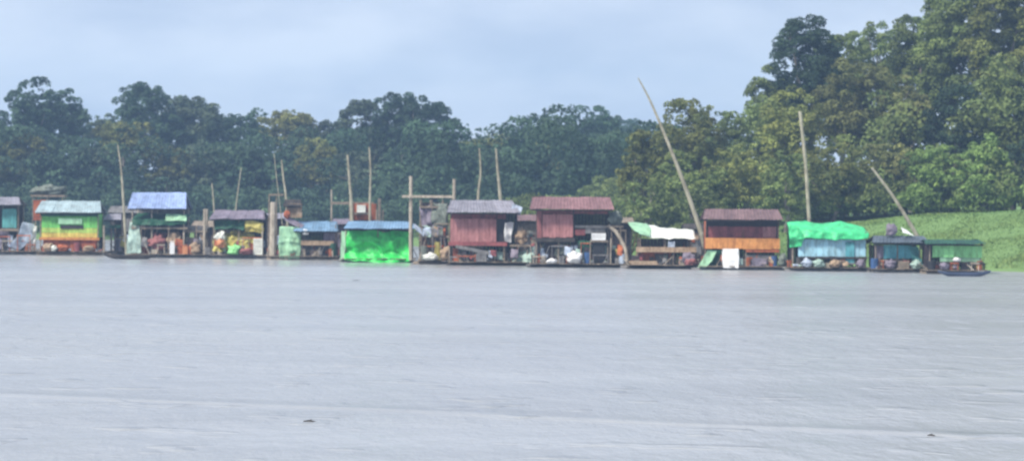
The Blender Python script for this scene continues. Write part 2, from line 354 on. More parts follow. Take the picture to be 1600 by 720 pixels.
TREES = []
def tree(px, top, wpx, hpx, D, kind, label, cat='tree', leaf=None, dens=1.0, group=None, trunk_px=None):
    rng = np.random.default_rng(int(abs(px)*7+abs(top)*13+D))
    s = F/D; P = at(px, top+hpx/2, D); Wm = wpx/s*1.1; Hm = hpx/s
    gz = ground_z(P.x, D); loc = Vector((P.x, D, gz - 0.3))
    root = bpy.data.objects.new('forest_tree' if cat == 'tree' else 'bush', None); COL.objects.link(root); root.location = loc
    tag(root, label, cat, group)
    n = int(np.clip(330*dens*(Wm*Hm/160)**0.5, 140, 520))
    cl = crown_clumps(Wm, Hm, rng, n)
    leaf = leaf or (0.42 if D > 350 else 0.28)
    rmean = cl[:, 3].mean(); per = int(4*math.pi*rmean**2/(leaf*leaf*0.33)*0.5)
    me = leaf_mesh('crown', cl, min(per, 340), leaf, rng, LEAF[kind], rng.uniform(0.72, 1.28))
    cz = P.z - loc.z
    c = bpy.data.objects.new('crown', me); COL.objects.link(c); c.parent = root; c.location = (0, 0, cz)
    tb = MB(); base_r = 0.035*(cz+Hm/2)*0.5+0.08
    fork = Vector((rng.normal()*0.3, rng.normal()*0.3, max(1.0, cz-Hm*0.42)))
    tb.tube(limb_pts((0, 0, 0), fork, rng, 5, 0.015), base_r, base_r*0.62, 8)
    big = cl[np.argsort(-cl[:, 3])][:9]
    for q in big:
        tb.tube(limb_pts(fork-Vector((0, 0, 0.2)), (q[0], q[1], q[2]+cz), rng, 4, 0.05), base_r*0.42, base_r*0.1, 6)
    tb.build('trunk', BARK, root)
    return root

GL = 'trees of the hazy far bank'; GR = 'trees of the near right bank'
for a in [
    # px, top, w, h, D, kind, label
    (0, 170, 80, 120, 445, 'blue', 'dark round tree cut by the left edge of the photo'),
    (56, 118, 84, 105, 432, 'blue', 'tall round-headed tree standing highest at the far left'),
    (106, 136, 72, 140, 440, 'blue', 'tall dark tree with a pointed top, right beside the highest far-left tree'),
    (160, 176, 70, 100, 452, 'grey', 'lower dark tree in the dip between two tall crowns at far left'),
    (232, 127, 110, 120, 440, 'blue', 'broad domed tree with a knobbly top above the blue roofed raft'),
    (296, 148, 130, 150, 447, 'grey', 'widest domed tree sloping down to the right, above the blue roofed raft'),
    (352, 176, 66, 110, 455, 'blue', 'dark tree at the foot of the wide dome, left of a small pointed crown'),
    (402, 167, 46, 90, 462, 'blue', 'small pointed blue-grey crown left of the yellowish tree'),
    (458, 171, 104, 80, 448, 'yellow', 'yellowish-green flat-topped tree, the palest on the far bank'),
    (516, 186, 60, 90, 446, 'grey', 'dull green tree right of the yellowish tree'),
    (566, 154, 110, 120, 432, 'grey', 'left shoulder tree of the big dome above the green tarp raft'),
    (634, 142, 96, 110, 428, 'blue', 'topmost tree of the big dome in the middle of the far bank'),
    (682, 157, 80, 140, 436, 'blue', 'right shoulder tree of the big dome, steep on its right side'),
    (736, 193, 34, 60, 472, 'blue', 'small dark tree in the sky gap right of the big dome'),
    (780, 207, 90, 80, 462, 'ochre', 'low brownish-green tree in the lowest part of the skyline'),
    (846, 176, 92, 110, 458, 'blue', 'rounded dark tree above the left red roof, left of the spiky crown'),
    (926, 163, 90, 130, 468, 'blue', 'dark tree with a small tuft on top, just left of the near bank trees'),
    (884, 190, 60, 90, 474, 'grey', 'dull tree between the rounded dark one and the tufted one'),
    (978, 184, 90, 70, 640, 'blue', 'most distant navy blue tree, low behind the tip of the long thin pole'),
    (1020, 190, 70, 70, 650, 'blue', 'distant blue tree half behind the near bank, right of the most distant one'),
    (28, 205, 84, 90, 410, 'ochre', 'ochre-tinted tree in front of the highest far-left tree'),
    (88, 235, 80, 80, 402, 'blue', 'dark teal tree above the green and yellow hut'),
    (140, 225, 76, 90, 405, 'grey', 'grey-green tree above the gap between the green hut and the blue roof'),
    (196, 186, 96, 60, 408, 'ochre', 'flat umbrella-shaped ochre tree above the thin pale pole at left'),
    (258, 226, 78, 76, 404, 'ochre', 'ochre-green tree directly above the blue roof'),
    (318, 222, 80, 100, 406, 'grey', 'grey-green tree above the raft with yellow tarps, left one'),
    (380, 226, 76, 100, 404, 'blue', 'dark tree above the raft with yellow tarps, right one'),
    (438, 236, 64, 80, 402, 'blue', 'dark blue-green tree under the yellowish crown'),
    (492, 214, 76, 84, 406, 'ochre', 'mossy green tree between the yellowish crown and the tall pole'),
    (560, 232, 80, 80, 400, 'grey', 'grey-green tree behind the pair of tall poles'),
    (622, 228, 74, 90, 402, 'blue', 'dark tree just left of the cross-shaped posts'),
    (680, 238, 70, 80, 404, 'mid', 'mid-green tree above the bar of the cross-shaped posts'),
    (762, 214, 86, 50, 406, 'ochre', 'flat brownish crown over the two poles behind the grey roof'),
    (810, 236, 72, 70, 410, 'mid', 'green tree between the two poles and the left red roof'),
    (866, 212, 92, 90, 408, 'ochre', 'olive-tinted tree right above the left red roof'),
    (930, 228, 74, 80, 404, 'blue', 'dark teal tree hard against the near bank trees')]:
    tree(*a, group=GL)
for a in [
    (1066, 150, 130, 150, 282, 'olive', 'round olive tree behind the long leaning pole'),
    (1008, 200, 84, 120, 272, 'olive', 'leftmost tree of the near bank, lit on its left side'),
    (1128, 172, 100, 150, 290, 'mid', 'dark green tree filling the dip right of the round olive tree'),
    (1180, 146, 80, 140, 296, 'mid', 'stepped lower tree left of the tall dark crown'),
    (1208, 100, 84, 160, 304, 'mid', 'second step tree just left of the tall dark crown'),
    (1262, 20, 124, 190, 306, 'blue', 'tall dark crown, highest tree standing clear of the right mass'),
    (1320, 46, 100, 170, 312, 'mid', 'thin tree filling the notch right of the tall dark crown'),
    (1378, 32, 84, 110, 316, 'mid', 'open crown with sky showing through, on thin limbs'),
    (1424, 20, 84, 180, 302, 'mid', 'narrow tree against the left side of the tallest trees'),
    (1492, -50, 124, 230, 294, 'mid', 'tallest tree, running out of the top of the photo'),
    (1572, -60, 140, 230, 290, 'olive', 'tall tree in the upper right corner of the photo'),
    (1340, 88, 150, 150, 284, 'brown', 'brownish tree with spreading layers below the sky gap'),
    (1236, 136, 104, 140, 276, 'olive', 'olive tree behind the top of the upright pole'),
    (1416, 132, 116, 140, 280, 'brown', 'brownish-olive tree right of the spreading layered one'),
    (1496, 130, 116, 150, 276, 'blue', 'dark hollowed tree under the tallest tree'),
    (1584, 110, 110, 150, 274, 'mid', 'mid-green tree at the right edge below the corner tree'),
    (1074, 232, 110, 110, 266, 'mid', 'green tree crossed by the lower part of the long leaning pole'),
    (1158, 222, 100, 120, 268, 'olive', 'olive tree above the roof with the orange wall'),
    (1228, 232, 80, 110, 262, 'mid', 'green tree just left of the upright pole'),
    (1300, 220, 112, 110, 266, 'olive', 'olive tree right of the upright pole, above the bright green tarp roof'),
    (1384, 222, 96, 100, 268, 'brown', 'brownish tree behind the top of the shorter leaning pole'),
    (1452, 224, 84, 110, 262, 'bright', 'fresh green tree just right of the shorter leaning pole'),
    (1530, 206, 96, 130, 258, 'bright', 'creeper-covered fresh green tree standing forward on the bank'),
    (1600, 216, 70, 130, 264, 'blue', 'dark tree at the right edge above the grass'),
    (1010, 280, 80, 70, 262, 'mid', 'low green tree above the pale awning, left end of the bank'),
    (1096, 292, 90, 60, 257, 'mid', 'low tree at the foot of the long leaning pole'),]:
    tree(*a, group=GR)

def bush_mass(name, label, pts, kind, leaf, seed):
    rng = np.random.default_rng(seed); cl = []
    for (x, y, hh, ww) in pts:
        z0 = ground_z(x, y)
        for k in range(7):
            cl.append((x+rng.normal()*ww*0.35, y+rng.normal()*ww*0.3, max(0.3, z0+hh*rng.uniform(0.2, 0.85)), ww*rng.uniform(0.18, 0.32)))
    cl = np.array(cl); per = int(4*math.pi*cl[:, 3].mean()**2*0.6/(leaf*leaf*0.33)*0.6)
    me = leaf_mesh(name, cl, min(per, 160), leaf, rng, LEAF[kind])
    o = bpy.data.objects.new(name, me); COL.objects.link(o); return tag(o, label, None, None, 'stuff')
rg = np.random.default_rng(5)
def along(poly, n, off0, off1, h0, h1, w0, w1):
    out = []; seg = [math.dist(a, b) for a, b in zip(poly, poly[1:])]; tot = sum(seg)
    for i in range(n):
        t_ = (i+rg.random())/n*tot; k = 0
        while t_ > seg[k] and k < len(seg)-1: t_ -= seg[k]; k += 1
        a, b_ = poly[k], poly[k+1]; f_ = t_/seg[k]; x = a[0]+(b_[0]-a[0])*f_; y = a[1]+(b_[1]-a[1])*f_
        ux, uy = (b_[0]-a[0])/seg[k], (b_[1]-a[1])/seg[k]; o_ = rg.uniform(off0, off1)
        out.append((x+uy*o_, y-ux*o_, rg.uniform(h0, h1), rg.uniform(w0, w1)))
    return out
RP = [(72, 205), (42, 227), (26, 243), (10, 258), (-3, 290), (-12, 350)]
LP = [(-10, 355), (-30, 385), (-90, 392), (-125, 389)]
bush_mass('undergrowth', 'tangled green scrub under the trees of the right bank', along(RP, 130, 21, 32, 3, 6, 4, 7) + along(RP[3:], 50, 2, 14, 1.5, 4, 3, 6), 'mid', 0.36, 11)
bush_mass('undergrowth', 'low fresh green bushes at the front of the right bank trees', along(RP, 60, 19, 23, 1.5, 3.5, 2.5, 4.5), 'bright', 0.32, 12)
bush_mass('undergrowth', 'dark scrub along the waterline of the far bank', along(LP, 130, 0, 14, 3, 7, 4, 7), 'blue', 0.5, 13)
bush_mass('far_wood', 'shaded wood filling in behind the far bank trees', along(LP, 90, 12, 40, 8, 15, 7, 11), 'blue', 0.6, 14)
bush_mass('far_wood', 'shaded wood filling in behind the right bank trees', along(RP[:4], 110, 28, 60, 6, 17, 6, 9), 'mid', 0.45, 15)
bush_mass('far_wood', 'low wood on the far side of the bend', [(rg.uniform(-30, 60), rg.uniform(480, 620), rg.uniform(8, 15), rg.uniform(8, 12)) for _ in range(60)], 'blue', 0.7, 16)
# wood running on beyond both edges of the picture
bush_mass('far_wood', 'wood continuing along the bank past the left edge', along([(-85, 392), (-160, 385), (-330, 362)], 110, 2, 40, 8, 22, 8, 13), 'blue', 0.8, 17)
bush_mass('far_wood', 'wood continuing along the bank past the right edge', along([(120, 196), (50, 222)], 80, 26, 60, 8, 24, 7, 11), 'mid', 0.7, 18)

def grass(name, label, n, seed):
    rng = np.random.default_rng(seed); P = []
    while len(P) < n:
        x, y = rng.uniform(14, 75), rng.uniform(200, 275); d = shore_dist(x, y)
        if 0.3 < d < 20 and (d > 1.5 or rng.random() < .6): P.append((x, y, ground_z(x, y)-.05, d))
    P = np.array(P); N = n
    patch = np.array([mnoise.noise(Vector((p[0]*.25, p[1]*.25, 5))) for p in P])
    a = rng.random(N)*math.pi; h = (.06+.12*rng.random(N))*(1+1.0*np.clip(patch*2, -.4, 1)); w = .025+.035*rng.random(N)
    dx, dy = np.cos(a)*w, np.sin(a)*w; lx, ly = rng.normal(size=N)*.12, rng.normal(size=N)*.12
    b_ = P[:, :3]; q = np.stack([b_+np.stack([-dx, -dy, 0*h], 1), b_+np.stack([dx, dy, 0*h], 1), b_+np.stack([dx*.5+lx, dy*.5+ly, h], 1), b_+np.stack([-dx*.3+lx, -dy*.3+ly, h*.9], 1)], 1).reshape(-1, 3)
    me = bpy.data.meshes.new(name); me.vertices.add(4*N); me.loops.add(4*N); me.polygons.add(N)
    me.vertices.foreach_set('co', q.ravel()); me.loops.foreach_set('vertex_index', np.arange(4*N, dtype=np.int32))
    me.polygons.foreach_set('loop_start', np.arange(0, 4*N, 4, dtype=np.int32)); me.polygons.foreach_set('loop_total', np.full(N, 4, np.int32))
    col = np.ones((N, 4), np.float32); k = (.9+.2*rng.random(N))*(1+.15*patch); col[:, 0] = k*(1+.3*np.clip(patch, -1, 1)); col[:, 1] = k; col[:, 2] = k*.9
    me.color_attributes.new('tint', 'FLOAT_COLOR', 'CORNER').data.foreach_set('color', np.repeat(col, 4, 0).ravel())
    me.materials.append(mat('grass_blades', (0.165, 0.26, 0.09), .8, (0.14, 0.22, 0.075), .1, spec=.15)); me.update(calc_edges=True)
    o = bpy.data.objects.new(name, me); COL.objects.link(o); tag(o, label, None, None, 'stuff')
grass('grass', 'short green grass covering the right bank', 110000, 4)
DARKROOF = mat('dark_roof_sheet', (0.11, 0.14, 0.17), 0.6, (0.06, 0.08, 0.10), 1.0)
# ------------------------------------------------------------------ rafts
class Raft:
    def __init__(s, name, label, px0, px1, wy, rot=0.0, depth=5.0, deck=6, cat='raft', nlogs=3, decking=WOOD, y=0.0):
        random.seed(int(px0)+77); s.pc = (px0+px1)/2; s.wy = wy; P = water_pt(s.pc, wy); P.y += y
        s.s = F/P.y; s.px0, s.px1, s.depth = px0, px1, depth; s.rotz = R(rot)
        s.root = bpy.data.objects.new(name, None); COL.objects.link(s.root); s.root.location = P; s.root.rotation_euler.z = s.rotz
        s.M = Matrix.Translation(P) @ Matrix.Rotation(s.rotz, 4, 'Z')
        tag(s.root, label, cat, 'dredging rafts moored in a row')
        s.dz = deck/s.s
        for k in range(nlogs):                       # floats: fat logs lying side by side
            yy = 0.35 + k*(depth-0.7)/(nlogs-1); m = MB()
            x0, x1 = s.X(px0)-random.uniform(0, .4), s.X(px1)+random.uniform(0, .4)
            m.tube([(x0+random.uniform(-.3, .4), yy+random.uniform(-.15, .15), s.dz*random.uniform(-.05, .2)), ((x0+x1)/2, yy+0.05, s.dz*random.uniform(.05, .25)), (x1+random.uniform(-.4, .3), yy, s.dz*random.uniform(-.05, .2))], s.dz*random.uniform(.45, .62), s.dz*random.uniform(.4, .55), 10)
            m.smooth = False; m.build('float_log', random.choice((DARKWOOD, GREYWOOD, WOOD)), s.root)
        m = MB(); n = int((px1-px0)/s.s/0.3)
        w = (s.X(px1)-s.X(px0))/n
        for i in range(n):
            x = s.X(px0)+i*w; k = random.uniform(.55, 1.1)
            m.box(x+.01, x+w-.01, random.uniform(-.15, .1), depth+random.uniform(-.1, .1), s.dz*0.8+random.uniform(0, .02), s.dz+random.uniform(0, .03), (k, k, k))
        m.build('deck', decking, s.root)
    def X(s, px): return (px-s.pc)/s.s
    def Z(s, py): return (s.wy-py)/s.s
    def W(s, px, py, y): return s.M @ Vector((s.X(px), y, s.Z(py)))
    def posts(s, pxs, pyt, ys=(0.4,), m=WOOD, r=0.06, pyb=None, lean=0.0):
        zb = s.dz*0.9 if pyb is None else s.Z(pyb)
        for px in pxs:
            for y in ys:
                b_ = MB(); x = s.X(px); j = random.uniform(-.05, .05)+lean
                b_.tube([(x, y, zb), (x+j*.5, y, (zb+s.Z(pyt))/2), (x+j, y, s.Z(pyt))], r, r*.85, 7); b_.build('post', m, s.root)
    def wall(s, name, px0, px1, pyt, pyb, y, m, side=None, parent=None, w=0.28, vary=0.14, th=0.04):
        b_ = MB(); b_.boards(s.X(px0), s.X(px1), y, y+th, s.Z(pyb), s.Z(pyt), w, vary)
        return b_.build(name, m, parent or s.root)
    def side(s, px, pyt, pyb, y0, y1, m, name='side_wall'):
        b_ = MB(); n = max(1, round((y1-y0)/0.3)); w = (y1-y0)/n; x = s.X(px)
        for i in range(n):
            k = random.uniform(.85, 1.05); b_.box(x-.02, x+.02, y0+i*w+.008, y0+(i+1)*w-.008, s.Z(pyb), s.Z(pyt), (k, k, k))
        return b_.build(name, m, s.root)
    def slab(s, name, px0, px1, pyt, pyb, y0, y1, m, parent=None, tint=None):
        b_ = MB(); b_.box(s.X(px0), s.X(px1), y0, y1, s.Z(pyb), s.Z(pyt), tint); return b_.build(name, m, parent or s.root)
    def roof(s, px0, px1, pyt, pyb, y0, y1, m, il=6, ir=6, sag=0.04, name='roof', ridge=0.5, tilt=0.0):
        b_ = MB(); a0, a1 = s.X(px0), s.X(px1); c0, c1 = s.X(px0+il), s.X(px1-ir); zt, zb = s.Z(pyt), s.Z(pyb)
        ym = y0+(y1-y0)*ridge; n = max(8, int((a1-a0)/0.09)); sd_ = random.random()*50
        for (ya, za, x0a, x1a, yb, zb_, x0b, x1b) in ((y0, zb, a0, a1, ym, zt, c0, c1), (ym, zt, c0, c1, y1, zb, a0, a1)):
            pan = 0
            for i0 in range(0, n, 9):
                i1 = min(n, i0+9); k = random.uniform(.78, 1.1); ej = random.uniform(-.1, .06); lift = 0.012*(pan % 2); pan += 1
                def fn(u, v):
                    t_ = (i0+(i1-i0)*u)/n; x = (x0a+(x1a-x0a)*t_)*(1-v) + (x0b+(x1b-x0b)*t_)*v
                    z = za+(zb_-za)*v + 0.022*math.cos(2*math.pi*(i0+(i1-i0)*u)/3.0)+lift + sag*mnoise.noise(Vector((t_*4+sd_, v*1.5, 0))) + tilt*(t_-0.5)
                    return (x, ya+(yb-ya)*v+(ej*(1-v) if ya == y0 else 0), z)
                b_.grid(fn, (i1-i0)*2, 4, (k, k, k))
        o = b_.build(name, m, s.root, solid=0.02)
        bm_ = MB(); bm_.tube([(a0+.1, y0+.15, zb-.09), (a1-.1, y0+.15, zb-.09-0*tilt)], .05, .05, 6); bm_.tube([(a0+.1, y1-.15, zb-.09), (a1-.1, y1-.15, zb-.09)], .05, .05, 6)
        for q in (0.02, .5, .98):
            x = a0+.1+(a1-a0-.2)*q; xr = c0+.1+(c1-c0-.2)*q
            bm_.tube([(x, y0+.1, zb-.07), (xr, ym, zt-.09), (x, y1-.1, zb-.07)], .045, .045, 6)
        bm_.build('roof_frame', DARKWOOD, s.root)
        return o
    def ctrl(s, rows, nu=44, nv=28, amp=0.05, fr=1.6, seed=0, fold=0.0, crease=.14):
        """rows of (px, py, y) control points -> wrinkled cloth in raft coordinates"""
        G = [[Vector((s.X(a), c, s.Z(b_))) for a, b_, c in r] for r in rows]
        def sample(row, u):
            k = u*(len(row)-1); i = min(int(k), len(row)-2); return row[i].lerp(row[i+1], k-i)
        def fn(u, v):
            k = v*(len(G)-1); j = min(int(k), len(G)-2); p = sample(G[j], u).lerp(sample(G[j+1], u), k-j)
            q = Vector((p.x*fr, p.y*fr, p.z*fr*0.8+seed*7.3))
            d = Vector((mnoise.noise(q)*.5, -mnoise.noise(q+Vector((9, 0, 0)))*1.6, mnoise.noise(q+Vector((0, 9, 0)))))*amp
            f_ = mnoise.noise(Vector((p.x*3.2+p.z*1.3, seed*5, p.z*.7)))*fold
            c_ = abs(mnoise.noise(Vector((p.x*.7+p.z*.7+seed, p.z*.9-p.x*.3, p.y*.6))))*1.3+.25*abs(mnoise.noise(Vector((p.x*1.7-p.z*1.5+seed, p.z*1.6, p.y*1.5))))
            return p + d + Vector((0, -f_+crease*1.8*c_, crease*.5*c_))
        b_ = MB(); b_.grid(fn, nu, nv); b_.smooth = True; return b_
    def cloth(s, name, rows, m, **k): return s.ctrl(rows, **k).build(name, m, s.root, solid=0.015)
    # loose things resting on the raft: each one a top-level object with its own base
    def thing(s, mb, name, label, cat, px, y, py=None, m=None, group=None, solid=0.0):
        z = s.dz+0.02 if py is None else s.Z(py)
        o = mb.build(name, m, None, s.M @ Vector((s.X(px), y, z)), s.rotz, solid)
        return tag(o, label, cat, group)
    def sheet(s, label, rows, m, name='tarpaulin', cat='tarpaulin', **k):
        b_ = s.ctrl(rows, **k); lo = min(v[2] for v in b_.v); xc = sum(v[0] for v in b_.v)/len(b_.v); yc = sum(v[1] for v in b_.v)/len(b_.v)
        b_.v = [(v[0]-xc, v[1]-yc, v[2]-lo) for v in b_.v]
        return tag(b_.build(name, m, None, s.M @ Vector((xc, yc, lo)), s.rotz, 0.015), label, cat)
    def heap(s, name, label, cat, px0, px1, pyt, pyb, y, m, amp=.3, fr=2.0, seed=1):
        rx = (px1-px0)/2/s.s; rz = (pyb-pyt)/2/s.s; b_ = MB()
        b_.blob((0, 0, rz*.9), (rx, max(.3, min(rx, .9)), rz), amp, fr, 22, 14, seed+px0*.1, flat=.85)
        return s.thing(b_, name, label, cat, (px0+px1)/2, y, pyb if pyb < s.wy-8 else None, m)
    def drum(s, label, px, pyt, y, m, r=.29, group=None, pyb=None):
        z = s.dz+.02 if pyb is None else s.Z(pyb); h = s.Z(pyt)-z; b_ = MB()
        b_.lathe((0, 0, 0), [(r*.96, 0), (r, .03), (r, h*.31), (r*1.05, h*.33), (r, h*.36), (r, h*.64), (r*1.05, h*.67), (r, h*.7), (r, h-.04), (r*.95, h), (r*.9, h-.02)], 16)
        return s.thing(b_, 'drum', label, 'drum', px, y, pyb, m, group)
    def jerrycan(s, label, px, pyt, y, m, w=.34, pyb=None, group=None):
        z = s.dz+.02 if pyb is None else s.Z(pyb); h = s.Z(pyt)-z; b_ = MB()
        b_.box(-w/2, w/2, -.12, .12, 0, h*.78); b_.box(-w/2+.05, w/2-.05, -.1, .1, h*.78, h*.86); b_.tube([(-w*.28, 0, h*.84), (-w*.28, 0, h)], .045, .04, 8)
        b_.tube([(-w*.1, 0, h*.84), (-w*.05, 0, h*.97), (w*.3, 0, h*.97), (w*.36, 0, h*.84)], .025, .025, 6)
        return s.thing(b_, 'jerrycan', label, 'jerrycan', px, y, pyb, m, group)
    def engine(s, label, px, y, w=1.3, h=.8, m=IRON, fly=BLACK):
        z = s.dz+.02; root = bpy.data.objects.new('pump_engine', None); COL.objects.link(root)
        root.location = s.M @ Vector((s.X(px), y, z)); root.rotation_euler.z = s.rotz; tag(root, label, 'engine', 'pump engines on the raft decks')
        b_ = MB(); b_.box(-w/2, w/2, -.25, .25, 0, h*.12); b_.box(-w*.38, w*.12, -.22, .22, h*.12, h*.7); b_.box(-w*.3, w*.05, -.16, .16, h*.7, h*.85); b_.box(w*.12, w*.3, -.16, .16, h*.2, h*.55)
        b_.build('engine_block', m, root)
        f_ = MB(); f_.tube([(-w*.43, 0, h*.4), (-w*.38, 0, h*.4)], h*.36, h*.36, 18); f_.build('flywheel', fly, root)
        p_ = MB(); p_.tube([(w*.3, 0, h*.38), (w*.42, 0, h*.38), (w*.48, 0, h*.5), (w*.48, 0, h*.95)], .09, .08, 10); p_.build('pump_pipe', m, root)
        e_ = MB(); e_.tube([(-w*.1, .1, h*.85), (-w*.1, .1, h*1.15), (0, .1, h*1.3)], .04, .04, 8); e_.build('exhaust', RUST, root)
        return root
    def hose(s, label, pts, r, m, name='hose', cat='hose'):
        P = [Vector((s.X(a), c, s.Z(b_))) for a, b_, c in pts]; out = []
        for i in range(len(P)-1):                    # Catmull-Rom
            p0, p1, p2, p3 = P[max(i-1, 0)], P[i], P[i+1], P[min(i+2, len(P)-1)]
            for k in range(6):
                t_ = k/6; out.append(0.5*((2*p1)+(p2-p0)*t_+(2*p0-5*p1+4*p2-p3)*t_*t_+(3*p1-p0-3*p2+p3)*t_**3))
        out.append(P[-1]); o0 = P[0]; b_ = MB(); b_.tube([p-o0 for p in out], r, r, 9); b_.smooth = True
        return tag(b_.build(name, m, None, s.M @ o0, s.rotz), label, cat)
    def sluice(s, label, px0, px1, pyt, pyb, y, m=WOOD):
        """sloping wash trough on legs"""
        root = bpy.data.objects.new('sluice_box', None); COL.objects.link(root); xm = (px0+px1)/2
        root.location = s.M @ Vector((s.X(xm), y, s.dz)); root.rotation_euler.z = s.rotz; tag(root, label, 'sluice box', 'sluice boxes on the raft decks')
        a, b2 = s.X(px0)-s.X(xm), s.X(px1)-s.X(xm); zt, zb = s.Z(pyt)-s.dz, s.Z(pyb)-s.dz
        t_ = MB()
        for (y0, y1, h0, h1) in ((-.45, .45, 0, .05), (-.5, -.45, 0, .28), (.45, .5, 0, .28)):
            v = [(a, y0, zt+h0), (b2, y0, zb+h0), (b2, y1, zb+h0), (a, y1, zt+h0), (a, y0, zt+h1), (b2, y0, zb+h1), (b2, y1, zb+h1), (a, y1, zt+h1)]
            t_.add(v, [(3, 2, 1, 0), (4, 5, 6, 7), (0, 1, 5, 4), (1, 2, 6, 5), (2, 3, 7, 6), (3, 0, 4, 7)])
        t_.build('trough', m, root)
        for q, yy in ((.08, -.4), (.08, .4), (.5, -.4), (.5, .4), (.92, -.4), (.92, .4)):
            l_ = MB(); x = a+(b2-a)*q; l_.box(x-.04, x+.04, yy-.04, yy+.04, 0, zt+(zb-zt)*q+.01); l_.build('leg', DARKWOOD, root)
        return root
    def planks(s, label, px0, px1, pyt, pyb, y, m=WOOD, tilt=0, name='plank_stack', cat='plank stack', n=4):
        xm = (px0+px1)/2; a, b2 = s.X(px0)-s.X(xm), s.X(px1)-s.X(xm); h = (pyb-pyt)/s.s/n; b_ = MB()
        for i in range(n):
            for j in range(3): b_.box(a+random.uniform(-.1, .15), b2-random.uniform(-.1, .15), -.4+j*.27, -.16+j*.27, i*h, (i+1)*h-.012)
        return s.thing(b_, name, label, cat, xm, y, pyb if pyb < s.wy-9 else None, m)
    def crate(s, label, px0, px1, pyt, y, m, pyb=None, name='crate', cat='crate', d=.6):
        z = s.dz+.02 if pyb is None else s.Z(pyb); h = s.Z(pyt)-z; w = (px1-px0)/s.s; b_ = MB(); n = max(2, int(h/.16))
        b_.box(-w/2+.03, w/2-.03, -d/2+.03, d/2-.03, 0, h-.05, (.5, .5, .5))
        for i in range(n): b_.box(-w/2, w/2, -d/2, d/2, i*h/n+.012, (i+1)*h/n-.012)
        for x in (-w/2, w/2-.06): b_.box(x-.01, x+.07, -d/2-.015, d/2+.015, 0, h)
        return s.thing(b_, name, label, cat, (px0+px1)/2, y, pyb, m)

def pole(label, pts, D, r0, r1, m=BAMBOO, name='bamboo_pole', dD=0.0, grp='tall poles standing over the rafts'):
    n = len(pts); P = [at(a, b_, D + dD*i/(n-1)) for i, (a, b_) in enumerate(pts)]; o0 = P[0].copy()
    out = []
    for i in range(n-1):
        p0, p1, p2, p3 = P[max(i-1, 0)], P[i], P[i+1], P[min(i+2, n-1)]
        for k in range(8):
            t_ = k/8; out.append(0.5*((2*p1)+(p2-p0)*t_+(2*p0-5*p1+4*p2-p3)*t_*t_+(3*p1-p0-3*p2+p3)*t_**3))
    out.append(P[-1]); b_ = MB()
    for i in range(len(out)-1):                      # joint by joint, each length its own shade
        f0, f1 = i/(len(out)-1), (i+1)/(len(out)-1); k = random.uniform(.8, 1.1)
        b_.tube([out[i]-o0, out[i+1]-o0], r0+(r1-r0)*f0, r0+(r1-r0)*f1, 8, (k, k, k*.96))
    return tag(b_.build(name, m, None, o0), label, 'pole', grp)

# ---- raft at the left edge of the picture
a = Raft('dredging_raft', 'raft cut by the left photo edge, with a teal panel under a dull grey roof', -50, 54, 398, 2)
a.posts((-40, -5, 27), 318, (.5, 4)); a.roof(-48, 32, 308, 320, -.2, 4.8, TINGREY, 4, 8)
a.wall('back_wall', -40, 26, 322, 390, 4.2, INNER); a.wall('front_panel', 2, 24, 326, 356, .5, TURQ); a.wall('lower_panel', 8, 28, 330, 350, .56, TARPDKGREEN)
a.slab('floor_beam', -42, 28, 357, 361, .4, .6, WOOD); a.wall('low_wall', -40, 12, 361, 380, .9, PURPLEGREY)
a.sheet('pale blue sheet slung diagonally beside the raft at the left photo edge', [[(34, 346, .3), (52, 350, .6)], [(28, 366, .2), (47, 374, .5)], [(12, 386, 0), (30, 391, .3)]], PALEBLUE, amp=.1, fold=.06, crease=.06)
a.sheet('white torn sheet hanging left of the green and yellow hut', [[(40, 350, .8), (55, 352, .9)], [(44, 368, .7), (54, 372, .8)], [(38, 386, .6), (48, 390, .7)]], WHITE, amp=.12, fold=.1, seed=3)
a.drum('dark drum on the leftmost raft below the pale blue sheet', 36, 376, 1.2, BLACK)
a.engine('rusty engine on the deck at the left photo edge', 4, 1.0, 1.4, .7)
rk = Raft('net_rack', 'rack with rust coloured boards and a brown net heap, left of the green hut', 30, 88, 397, 0, 2.2, cat='rack', y=5.5)
rk.posts((36, 58, 82), 306, (.4, 1.8)); rk.wall('board_panel', 36, 56, 314, 346, .4, RUST); rk.slab('shelf', 32, 86, 306, 309, .3, 1.9, WOOD)
rk.heap('net_heap', 'heap of brownish netting on the rack behind the green hut', 'net', 34, 84, 290, 307, 1.1, NET, .35, 2.4)

# ---- green and yellow hut
b1 = Raft('dredging_raft', 'raft with a lime green hut fading to yellow over a rust red base', 56, 168, 399, 1)
b1.posts((62, 152), 332, (.5, 4.2)); b1.roof(54, 158, 314, 332, -.1, 5, TIN, 5, 7)
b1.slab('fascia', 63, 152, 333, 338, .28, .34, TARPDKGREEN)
b1.wall('upper_wall', 64, 151, 338, 356, .45, LIME, w=.35); b1.wall('middle_wall', 64, 151, 356, 364, .46, YGREEN, w=.35); b1.wall('yellow_wall', 64, 151, 364, 371, .45, YELLOW, w=.35)
sh = b1.slab('shutter', 90, 127, 341, 350, .30, .36, PALEGREEN); b1.slab('shutter_gap', 93, 129, 352, 357, .38, .44, INNER, sh)
b1.side(64, 334, 371, .5, 4.2, YGREEN); b1.side(151, 334, 371, .5, 4.2, LIME); b1.wall('back_wall', 64, 151, 338, 390, 4.3, INNER)
b1.slab('floor_beam', 60, 154, 371, 375, .35, .6, ORANGE); b1.wall('base_wall', 66, 150, 375, 388, .6, RUST, w=.5, vary=.35)
b1.posts((162,), 352, (.3,), PALEWOOD, .10)
